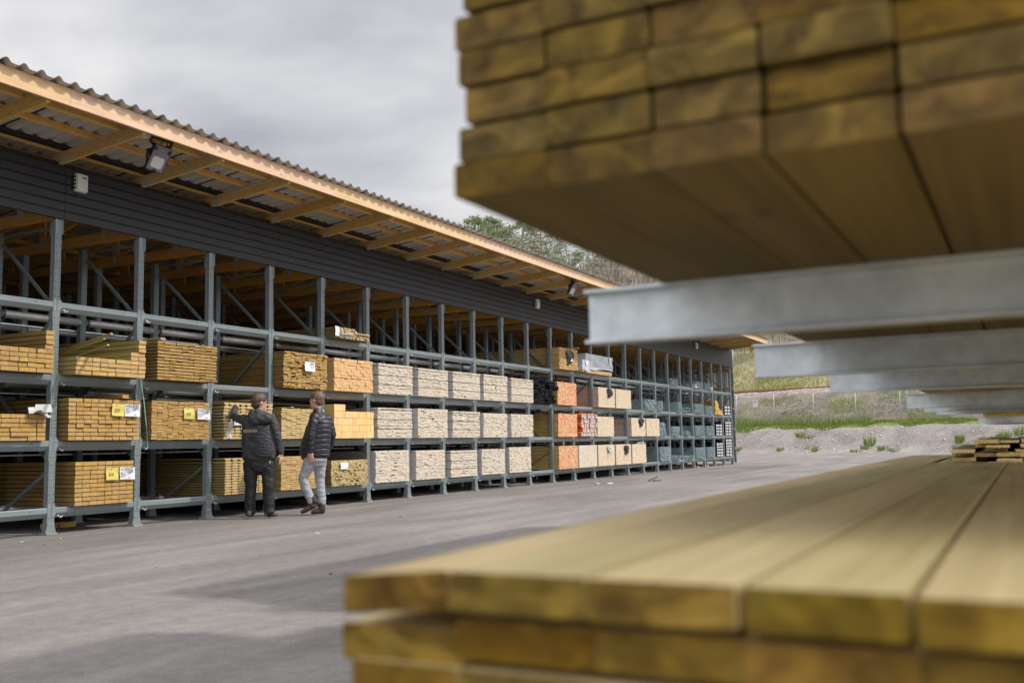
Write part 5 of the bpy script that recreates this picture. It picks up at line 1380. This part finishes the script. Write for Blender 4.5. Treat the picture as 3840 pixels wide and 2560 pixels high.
def ell(b, c, rx, ry, rz, ax=None, ay=None, n=14):
    ax = ax or ER; ay = ay or EA; az = ax.cross(ay).normalized(); vs = []; m_ = n//2
    vs.append(tuple(c-az*rz))
    for i in range(1, m_):
        ph = -math.pi/2+math.pi*i/m_
        for q in range(n):
            th = 2*math.pi*q/n; vs.append(tuple(c+ax*rx*math.cos(ph)*math.cos(th)+ay*ry*math.cos(ph)*math.sin(th)+az*rz*math.sin(ph)))
    vs.append(tuple(c+az*rz)); top = len(vs)-1; fs = []
    for q in range(n):
        q2 = (q+1) % n; fs.append((0, 1+q2, 1+q)); fs.append((top, 1+(m_-2)*n+q, 1+(m_-2)*n+q2))
        for i in range(m_-2): fs.append((1+i*n+q, 1+i*n+q2, 1+(i+1)*n+q2, 1+(i+1)*n+q))
    b.raw(vs, fs)
def fuse(b, name, mat, parent, voxel, smooth=4, disp=None):
    me = b.mesh(name, M[mat], wloc(parent)); o = bpy.data.objects.new(name, me); COL.objects.link(o)
    md = o.modifiers.new('r', 'REMESH'); md.mode = 'VOXEL'; md.voxel_size = voxel; md.use_smooth_shade = True
    ms = o.modifiers.new('s', 'SMOOTH'); ms.iterations = smooth; ms.factor = .6
    dg = bpy.context.evaluated_depsgraph_get(); m2 = bpy.data.meshes.new_from_object(o.evaluated_get(dg)); m2.name = name
    o.modifiers.clear(); o.data = m2; bpy.data.meshes.remove(me)
    if not m2.materials: m2.materials.append(M[mat])
    m2.polygons.foreach_set('use_smooth', [True]*len(m2.polygons))
    if disp:
        W = wloc(parent); no = [v.normal.copy() for v in m2.vertices]
        for v, n_ in zip(m2.vertices, no):
            v.co = v.co+n_*disp(v.co+W, n_)
    m2.update(); o.parent = parent
    return o
def folds(p, sx, sz, amp, seed=0): return amp*mnoise.noise(Vector((p.x*sx+seed, p.y*sx, p.z*sz)))
def hand(b, wrist, dirn, palm_n, side, curl=.5, s=1.0):
    """wrist point, finger direction, palm normal (towards the palm side), side = +1/-1 where the thumb is (along dirn x palm_n)"""
    d = dirn.normalized(); n_ = (palm_n-d*palm_n.dot(d)).normalized(); sd = d.cross(n_)*side
    c = wrist+d*.05*s
    etube(b, [(wrist-d*.02, .024*s, .018*s, sd), (wrist+d*.03*s, .038*s, .015*s, sd), (wrist+d*.085*s, .041*s, .013*s, sd)], 10)
    for i, (off, ln) in enumerate(((.030, .070), (.010, .078), (-.010, .072), (-.029, .056))):
        p = wrist+d*.088*s+sd*off*s; pts = [p-d*.01]; dd = d.copy(); k = curl*(.8+.12*i)
        for sg in (.44, .31, .25):
            dd = (dd*math.cos(k)+n_*math.sin(k)).normalized(); n2 = (n_-dd*n_.dot(dd)).normalized() if abs(n_.dot(dd)) < .99 else -d
            p = p+dd*ln*sg*s; pts.append(p)
            if sg == .44: k *= .9
        limb(b, pts, [.0095*s, .009*s, .0085*s, .007*s], 8)
    t0 = wrist+d*.025*s+sd*.032*s; td = (d*.7+sd*.75+n_*.25).normalized()
    t1 = t0+td*.035*s; t2 = t1+(d*.9+sd*.25+n_*.35).normalized()*.032*s
    limb(b, [t0-td*.01, t1, t2], [.013*s, .011*s, .009*s], 8)
def head(b, hb, c, fd, s=1.0, tilt=0):
    """c: head centre; fd: facing direction"""
    f = fd.normalized(); r_ = f.cross(EZ).normalized(); u = r_.cross(f).normalized()
    ell(b, c+f*(-.005)+u*.02, .078*s, .098*s, .105*s, r_, f, 20)              # skull
    ell(b, c+f*.022-u*.045, .064*s, .072*s, .080*s, r_, f, 18)               # jaw
    ell(b, c+f*.070-u*.098, .026*s, .022*s, .020*s, r_, f, 12)               # chin
    limb(b, [c+f*.088+u*.022, c+f*.108-u*.012, c+f*.098-u*.024], [.009, .013, .011], 8)   # nose
    ell(b, c+f*.085+u*.038, .050, .014, .010, r_, f, 10)                      # brow
    ell(b, c+f*.088-u*.055, .026, .012, .009, r_, f, 10)                      # lips
    for sgn_ in (-1, 1):
        e = c+r_*sgn_*.080*s-f*.012-u*.005
        ell(b, e, .010, .020, .033, r_, (f-u*.15).normalized(), 12)
        ell(b, c+r_*sgn_*.046+f*.062-u*.018, .022, .022, .024, r_, f, 10)     # cheek
    # hair
    ell(hb, c-f*.018+u*.045, .087*s, .104*s, .094*s, r_, f, 20)
    ell(hb, c-f*.046-u*.004, .074*s, .064*s, .082*s, r_, f, 18)
    ell(hb, c+f*.050+u*.098, .060*s, .050*s, .030*s, r_, f, 14)
    return f, r_, u
def eyes(parent, c, f, r_, u):
    for sg in (-1, 1):
        b = MB(); e = c+f*.083+r_*sg*.031+u*.020
        ell(b, e, .011, .006, .006, r_, f, 8); o = b.build('eye', M['white_end'], parent)
        b = MB(); ell(b, e+f*.004, .005, .004, .0055, r_, f, 8); b.build('iris', M['ink'], o)
        b = MB(); ell(b, e+f*.004+u*.018, .017, .005, .003, r_, f, 8); b.build('eyebrow', M['hair'], parent)
hairdisp = lambda p, n_: .004*mnoise.noise(Vector((p.x*70, p.y*70, p.z*26)))+.003*mnoise.noise(p*26)
# ---- first man: back to the camera, left hand raised to the boards
g1 = Fig((.805, 11.374, 0)); P = g1.p
man = empty('person', g1.o, 'man in hooded charcoal jacket, seen from behind, left hand raised to the boards', 'person')
sR, eR, wR = P(.195, 0, 1.47), P(.290, .02, 1.20), P(.350, .05, .945)
sL, eL, wL = P(-.205, .06, 1.46), P(-.372, .25, 1.535), P(-.345, .44, 1.655)
hc = P(.018, .05, 1.705); fd = g1.d(.80, .60, -.08)
b = MB(); hb = MB()
f_, r_, u_ = head(b, hb, hc, fd, 1.18)
limb(b, [P(.01, .04, 1.46), P(.02, .045, 1.56), P(.03, .05, 1.66)], [.066, .062, .062], 14)
etube(b, [(P(.01, .03, .95), .17, .12, ER), (P(.01, .03, 1.15), .17, .12, ER), (P(0, .03, 1.40), .17, .11, ER), (P(0, .04, 1.48), .10, .08, ER)], 16)
for sg, x0, x1, x2 in ((-1, -.09, -.115, -.115), (1, .10, .15, .17)):
    limb(b, [P(x0, .03, .92), P(x1, .02, .50), P(x2, .03, .12)], [.085, .055, .042], 12)
    etube(b, [(P(x2, .02, .06), .035, .035, ER), (P(x2+(.03 if sg > 0 else .01), .04, .05), .025, .02, ER)], 10)
limb(b, [sR, eR, wR+(wR-eR)*.05], [.05, .042, .030], 12); limb(b, [sL, eL, wL], [.05, .042, .030], 12)
hand(b, wR, g1.d(.01, .02, -1), g1.d(-.85, .5, 0), -1, .30, 1.08)
hand(b, wL, g1.d(.22, .75, .55), g1.d(.3, .55, -.75), 1, .55, 1.05)
fuse(b, 'body', 'skin', man, .005, 3)
fuse(hb, 'hair', 'hair', man, .006, 2, hairdisp)
eyes(man, hc, f_, r_, u_)
# jacket
b = MB()
etube(b, [(P(.028, .04, .875), .252, .175, ER), (P(.026, .04, 1.00), .258, .185, ER), (P(.012, .04, 1.15), .246, .182, ER), (P(-.004, .04, 1.30), .240, .170, ER), (P(-.004, .05, 1.40), .232, .152, ER), (P(.0, .05, 1.465), .185, .125, ER), (P(.01, .05, 1.51), .11, .09, ER)], 26)
ell(b, P(-.135, .06, 1.435), .13, .12, .085); ell(b, P(.135, .05, 1.435), .12, .12, .085)
limb(b, [P(-.15, .06, 1.43), sL, sL.lerp(eL, .5)+g1.d(0, 0, -.02), eL+g1.d(0, 0, -.005), eL.lerp(wL, .5), wL], [.090, .078, .064, .058, .050, .043], 16)
limb(b, [P(.14, .04, 1.42), sR, sR.lerp(eR, .5)+g1.d(.012, 0, 0), eR, eR.lerp(wR, .5)+g1.d(.01, 0, 0), wR+g1.d(0, 0, .01)], [.088, .082, .071, .063, .054, .044], 16)
def d1(p, n_):
    q = p-g1.o; z = q.z; k = folds(p, 9, 14, .010, 3)+folds(p, 22, 30, .005, 7)
    r = q.dot(ER)
    if z < .90: k -= .012*(0.90-z)/.05
    if r > .27 or r < -.27: k += folds(p, 12, 22, .009, 1)
    return k
fuse(b, 'jacket', 'jacket1', man, .008, 3, d1)
# quilted back panel, built as a slightly larger shell over the middle of the back
b = MB(); NU, NV = 44, 80; vs = []
def backpt(u, v, off=0):
    z = .885+(1.385-.885)*v; secs = ((.875, .028, .252, .175), (1.0, .026, .258, .185), (1.15, .012, .246, .182), (1.30, -.004, .240, .170), (1.40, -.004, .232, .152))
    for (za, ca, ra, rb), (zb_, cb, rc, rd) in zip(secs, secs[1:]):
        if za <= z <= zb_: t = (z-za)/(zb_-za); c0, A_r, B_r = ca+(cb-ca)*t, ra+(rc-ra)*t, rb+(rd-rb)*t; break
    wL_, wR_ = rad(166), rad(42-8*v)
    th = wL_+(wR_-wL_)*u; A_r += off; B_r += off
    return P(c0+A_r*math.cos(th), .04-B_r*math.sin(th), z)
for i in range(NU+1):
    for j in range(NV+1):
        u, v = i/NU, j/NV
        qz = v*11+u*1.3+.25*math.sin(u*6)
        off = .013+.0045*abs(math.sin(math.pi*qz))**.6*min(1, max(.15, (.85-v)*4))+.007*mnoise.noise(Vector((u*9+v*14, v*34-u*20, 2)))
        edge_ = min(u, 1-u)*14; off = off*min(1, edge_)+(-.012)*(1-min(1, edge_)); ev = min(v, 1-v)*22
        if ev < 1: off = off*ev-.010*(1-ev)
        vs.append(tuple(backpt(u, v, off)))
b.raw(vs, [(i*(NV+1)+j, i*(NV+1)+j+1, (i+1)*(NV+1)+j+1, (i+1)*(NV+1)+j) for i in range(NU) for j in range(NV)], smooth=True)
pan = b.build('quilted_panel', M['panel1'], man)
# hood
b = MB()
ell(b, P(-.035, -.115, 1.465), .118, .065, .098); ell(b, P(.07, -.10, 1.465), .150, .080, .085)
limb(b, [P(-.115, -.01, 1.53), P(-.085, -.085, 1.555), P(.0, -.105, 1.56), P(.10, -.075, 1.53), P(.18, .02, 1.50), P(.19, .10, 1.47)], [.040, .052, .055, .050, .038, .026], 14)
fuse(b, 'hood', 'jacket1', man, .008, 3, lambda p, n_: folds(p, 16, 16, .012, 4)+folds(p, 34, 34, .005))
# cuffs
for (w_, e) in ((wR, eR), (wL, eL)):
    b = MB(); d = (w_-e).normalized(); b.tube([w_-d*.035, w_+d*.004], [.047, .043], 14); b.build('cuff', M['panel1'], man)
# trousers
b = MB()
etube(b, [(P(.03, .04, .98), .20, .13, ER), (P(.025, .04, .86), .220, .158, ER), (P(.03, .04, .76), .218, .155, ER)], 20)
limb(b, [P(-.08, .04, .80), P(-.10, .03, .62), P(-.098, .03, .46), P(-.105, .035, .28), P(-.108, .04, .13), P(-.108, .04, .085)], [.130, .100, .086, .082, .080, .078], 18)
limb(b, [P(.145, .04, .80), P(.155, .03, .62), P(.160, .02, .46), P(.170, .03, .28), P(.182, .04, .13), P(.184, .04, .085)], [.122, .098, .085, .081, .080, .078], 18)
def dtr(p, n_):
    z = (p-g1.o).z; k = folds(p, 8, 9, .012, 9)+folds(p, 12, 18, .005, 5)
    if z < .30: k += .009*math.sin(z*70+5*mnoise.noise(p*7))*(1-z/.30)
    if z > .5: k += folds(p, 20, 26, .008, 2)
    return k
fuse(b, 'trousers', 'trouser1', man, .008, 2, dtr)
b = MB(); b.box((-.007, -.004, -.016), (.007, .004, .016), mat=Matrix.Translation(P(.178, -.135, .83))); b.build('pocket_tab', M['paper_y'], man)
# shoes
def shoe(parent, heel, toe, mat, solemat, h=.075, wid=.045, solet=.022, pitch=0, name='shoe'):
    d = (toe-heel); L = d.length; f = Vector((d.x, d.y, 0)).normalized(); ax = f.cross(EZ)
    b = MB(); up = EZ
    def q(t, z): return heel.lerp(toe, t)+up*z
    etube(b, [(q(.12, .055+solet), wid*.75, .048, ax), (q(.35, .055+solet), wid*.85, .046, ax), (q(.62, .032+solet), wid, .034, ax), (q(.86, .022+solet), wid*.85, .024, ax)], 14)
    if h > .1: etube(b, [(q(.20, .05), wid*.8, .05, ax), (q(.19, h), wid*.88, .055, ax)], 14)
    o = fuse(b, name, mat, parent, .005, 2)
    b = MB(); pr = [(0, .55), (.03, .8), (.12, .92), (.4, .85), (.68, 1.05), (.86, .92), (.96, .6), (1, .2)]
    top = [heel.lerp(toe, t)+ax*wid*w_ for t, w_ in pr]+[heel.lerp(toe, t)-ax*wid*w_ for t, w_ in reversed(pr)]
    n = len(top); vs = [tuple(v+up*.002) for v in top]+[tuple(v+up*(solet+.004)) for v in top]
    b.raw(vs, [tuple(range(n-1, -1, -1)), tuple(range(n, 2*n))]+[(k, (k+1) % n, n+(k+1) % n, n+k) for k in range(n)])
    b.build('sole', M[solemat], o)
shoe(man, P(-.130, -.10, 0), P(-.085, .185, 0), 'shoe', 'sole_w')
shoe(man, P(.105, -.035, 0), P(.315, .15, 0), 'shoe', 'sole_w')
# back print
def backtext():
    c0 = .24; z0 = 1.262
    root = MB()
    def bp(x, z, off=.030):
        v = (z-.885)/(1.385-.885); best = None
        lo, hi = 0.0, 1.0
        for _ in range(24):
            m_ = (lo+hi)/2; pt = backpt(m_, v, off); xr = (pt-g1.o).dot(ER)
            if xr < x: lo = m_
            else: hi = m_
        return backpt((lo+hi)/2, v, off)
    x0, x1, za, zb_ = -.190, .028, 1.268, 1.306
    for (a, b_, c, d) in ((x0, x1, za, za+.004), (x0, x1, zb_-.004, zb_), (x0, x0+.004, za, zb_), (x1-.004, x1, za, zb_), (x0+.034, x0+.037, za, zb_)):
        n = 10; 
        for i in range(n):
            xa, xb = a+(b_-a)*i/n, a+(b_-a)*(i+1)/n; root.raw([tuple(bp(xa, c)), tuple(bp(xb, c)), tuple(bp(xb, d)), tuple(bp(xa, d))], [(0, 1, 2, 3)])
    for (a, b_) in ((.008, .012), (.014, .018), (.022, .026)):
        root.raw([tuple(bp(x0+a, za+.010)), tuple(bp(x0+b_, za+.010)), tuple(bp(x0+b_, zb_-.010)), tuple(bp(x0+a, zb_-.010))], [(0, 1, 2, 3)])
    root.build('printed_frame', M['cream'], pan)
    me = text_mesh('UPPLANDS VÄSBY', .0225, M['cream'])
    W = wloc(pan)
    for v in me.vertices:
        v.co = bp(x0+.042+v.co.x*.90, za+.011+v.co.y)-W
    o = bpy.data.objects.new('printed_text', me); COL.objects.link(o); o.parent = pan
backtext()
# ---- second man: walking, seen from behind and his left, looking left
g2 = Fig((1.203, 12.197, 0)); P = g2.p
man2 = empty('person', g2.o, 'man in quilted black jacket, grey trousers and brown boots, looking left', 'person')
hc = P(.028, .02, 1.750); fd = g2.d(-.93, .36, -.03)
sLn, eLn, wLn = P(-.005, -.150, 1.475), P(-.045, -.205, 1.205), P(-.055, -.200, .955)
sRn, eRn, wRn = P(.200, .150, 1.455), P(.278, .190, 1.215), P(.235, .28, 1.02)
b = MB(); hb = MB()
f_, r_, u_ = head(b, hb, hc, fd, 1.10)
limb(b, [P(.05, .02, 1.50), P(.045, .02, 1.60), P(.04, .02, 1.70)], [.062, .058, .058], 14)
etube(b, [(P(.02, 0, 1.0), .14, .11, ER), (P(.05, 0, 1.2), .15, .12, ER), (P(.08, 0, 1.42), .14, .12, ER), (P(.06, 0, 1.50), .08, .08, ER)], 16)
limb(b, [P(-.04, -.05, .93), P(-.165, -.05, .57), P(-.035, -.04, .24)], [.08, .05, .04], 12)
limb(b, [P(.08, .06, .93), P(.08, .07, .55), P(.11, .06, .16)], [.08, .05, .04], 12)
etube(b, [(P(-.01, -.04, .17), .035, .035, EA), (P(-.05, -.045, .13), .025, .022, EA)], 10)
etube(b, [(P(.12, .06, .08), .035, .035, EA), (P(.09, .06, .05), .025, .022, EA)], 10)
limb(b, [sLn, eLn, wLn+(wLn-eLn)*.05], [.048, .04, .029], 12); limb(b, [sRn, eRn, wRn], [.048, .04, .03], 12)
hand(b, wLn, g2.d(.06, 0, -1), g2.d(.35, .94, 0), -1, .28, 1.05)
hand(b, wRn, g2.d(-.3, .3, -.9), g2.d(-.6, -.5, 0), 1, .4, 1.0)
fuse(b, 'body', 'skin', man2, .005, 3)
fuse(hb, 'hair', 'hair2', man2, .006, 2, hairdisp)
eyes(man2, hc, f_, r_, u_)
b = MB()
etube(b, [(P(.000, .0, .925), .236, .175, ER), (P(.006, .0, 1.00), .232, .178, ER), (P(.035, .0, 1.15), .215, .178, ER), (P(.068, .0, 1.30), .198, .178, ER), (P(.080, .0, 1.41), .178, .165, ER), (P(.072, .0, 1.49), .130, .135, ER), (P(.055, .0, 1.55), .080, .085, ER)], 26)
ell(b, P(.03, -.10, 1.43), .12, .10, .085); ell(b, P(.15, .10, 1.42), .11, .10, .085)
def d2(p, n_):
    q = p-g2.o; z = q.z; k = folds(p, 12, 14, .005, 3)
    if q.dot(ER) > -.05+0*z: k += -.013*(1-min(1, abs(((z-.93)/.075) % 1.0-.5)*-2+1)/.30 if (abs(((z-.93)/.075) % 1.0-.5)*-2+1) < .30 else 0) if z < 1.47 else 0
    else: k += folds(p, 16, 20, .01, 5)
    return k
fuse(b, 'jacket', 'jacket2', man2, .007, 2, d2)
def dsl(p, n_): return folds(p, 9, 18, .009, 6)+folds(p, 20, 30, .006, 8)
for pts in ([sLn+g2.d(.01, .02, .0), sLn.lerp(eLn, .25), sLn.lerp(eLn, .5), eLn, eLn.lerp(wLn, .5), wLn+g2.d(0, 0, .01)], [sRn+g2.d(0, 0, 0), sRn.lerp(eRn, .25), sRn.lerp(eRn, .5), eRn, eRn.lerp(wRn, .5), wRn]):
    b = MB(); ell(b, pts[0], .088, .088, .080); limb(b, pts, [.078, .080, .074, .066, .056, .044], 16); fuse(b, 'sleeve', 'jacket2', man2, .007, 2, dsl)
b = MB(); etube(b, [(P(.06, .01, 1.50), .095, .095, ER), (P(.048, .015, 1.585), .078, .080, ER)], 16); fuse(b, 'collar', 'jacket2', man2, .007, 2, lambda p, n_: folds(p, 20, 20, .006))
b = MB()
etube(b, [(P(.01, 0, 1.00), .175, .13, ER), (P(.01, 0, .90), .185, .15, ER), (P(.01, 0, .82), .175, .15, ER)], 20)
limb(b, [P(-.055, -.05, .84), P(-.115, -.05, .70), P(-.175, -.05, .56), P(-.130, -.045, .42), P(-.065, -.04, .27), P(-.045, -.04, .215)], [.110, .092, .078, .072, .064, .062], 16)
limb(b, [P(.09, .05, .84), P(.085, .06, .68), P(.080, .07, .54), P(.098, .065, .38), P(.112, .06, .24), P(.115, .06, .185)], [.105, .088, .076, .072, .066, .064], 16)
def dt2(p, n_):
    z = (p-g2.o).z; k = folds(p, 8, 16, .009, 9)+folds(p, 14, 26, .005, 5)
    if z < .34: k += .006*math.sin(z*90+5*mnoise.noise(p*7))*(1-z/.36)
    return k
fuse(b, 'trousers', 'trouser2', man2, .007, 2, dt2)
# boots
def boot(parent, heel, toe, ankle, top):
    d = (toe-heel); f = d.normalized(); ax = Vector((f.x, f.y, 0)).normalized().cross(EZ); up = ax.cross(f).normalized()
    b = MB(); q = lambda t, z: heel.lerp(toe, t)+up*z
    etube(b, [(q(.14, .062), .042, .052, ax), (q(.40, .062), .046, .050, ax), (q(.66, .048), .052, .038, ax), (q(.88, .038), .046, .030, ax)], 14)
    limb(b, [q(.22, .08), ankle, top], [.056, .056, .058], 14)
    o = fuse(b, 'boot', 'suede', parent, .005, 2)
    b = MB(); pr = [(0, .55), (.04, .85), (.14, .95), (.42, .85), (.7, 1.05), (.88, .9), (.97, .6), (1.0, .2)]
    tp = [heel.lerp(toe, t)+ax*.044*w_ for t, w_ in pr]+[heel.lerp(toe, t)-ax*.044*w_ for t, w_ in reversed(pr)]; n = len(tp)
    vs = [tuple(v) for v in tp]+[tuple(v+up*.024) for v in tp]
    b.raw(vs, [tuple(range(n-1, -1, -1)), tuple(range(n, 2*n))]+[(k, (k+1) % n, n+(k+1) % n, n+k) for k in range(n)]); b.build('sole', M['sole_g'], o)
boot(man2, P(.055, -.04, .105), P(-.200, -.06, .006), P(.005, -.04, .20), P(-.025, -.04, .26))
boot(man2, P(.165, .07, .003), P(-.055, .02, .003), P(.115, .06, .12), P(.113, .06, .22))
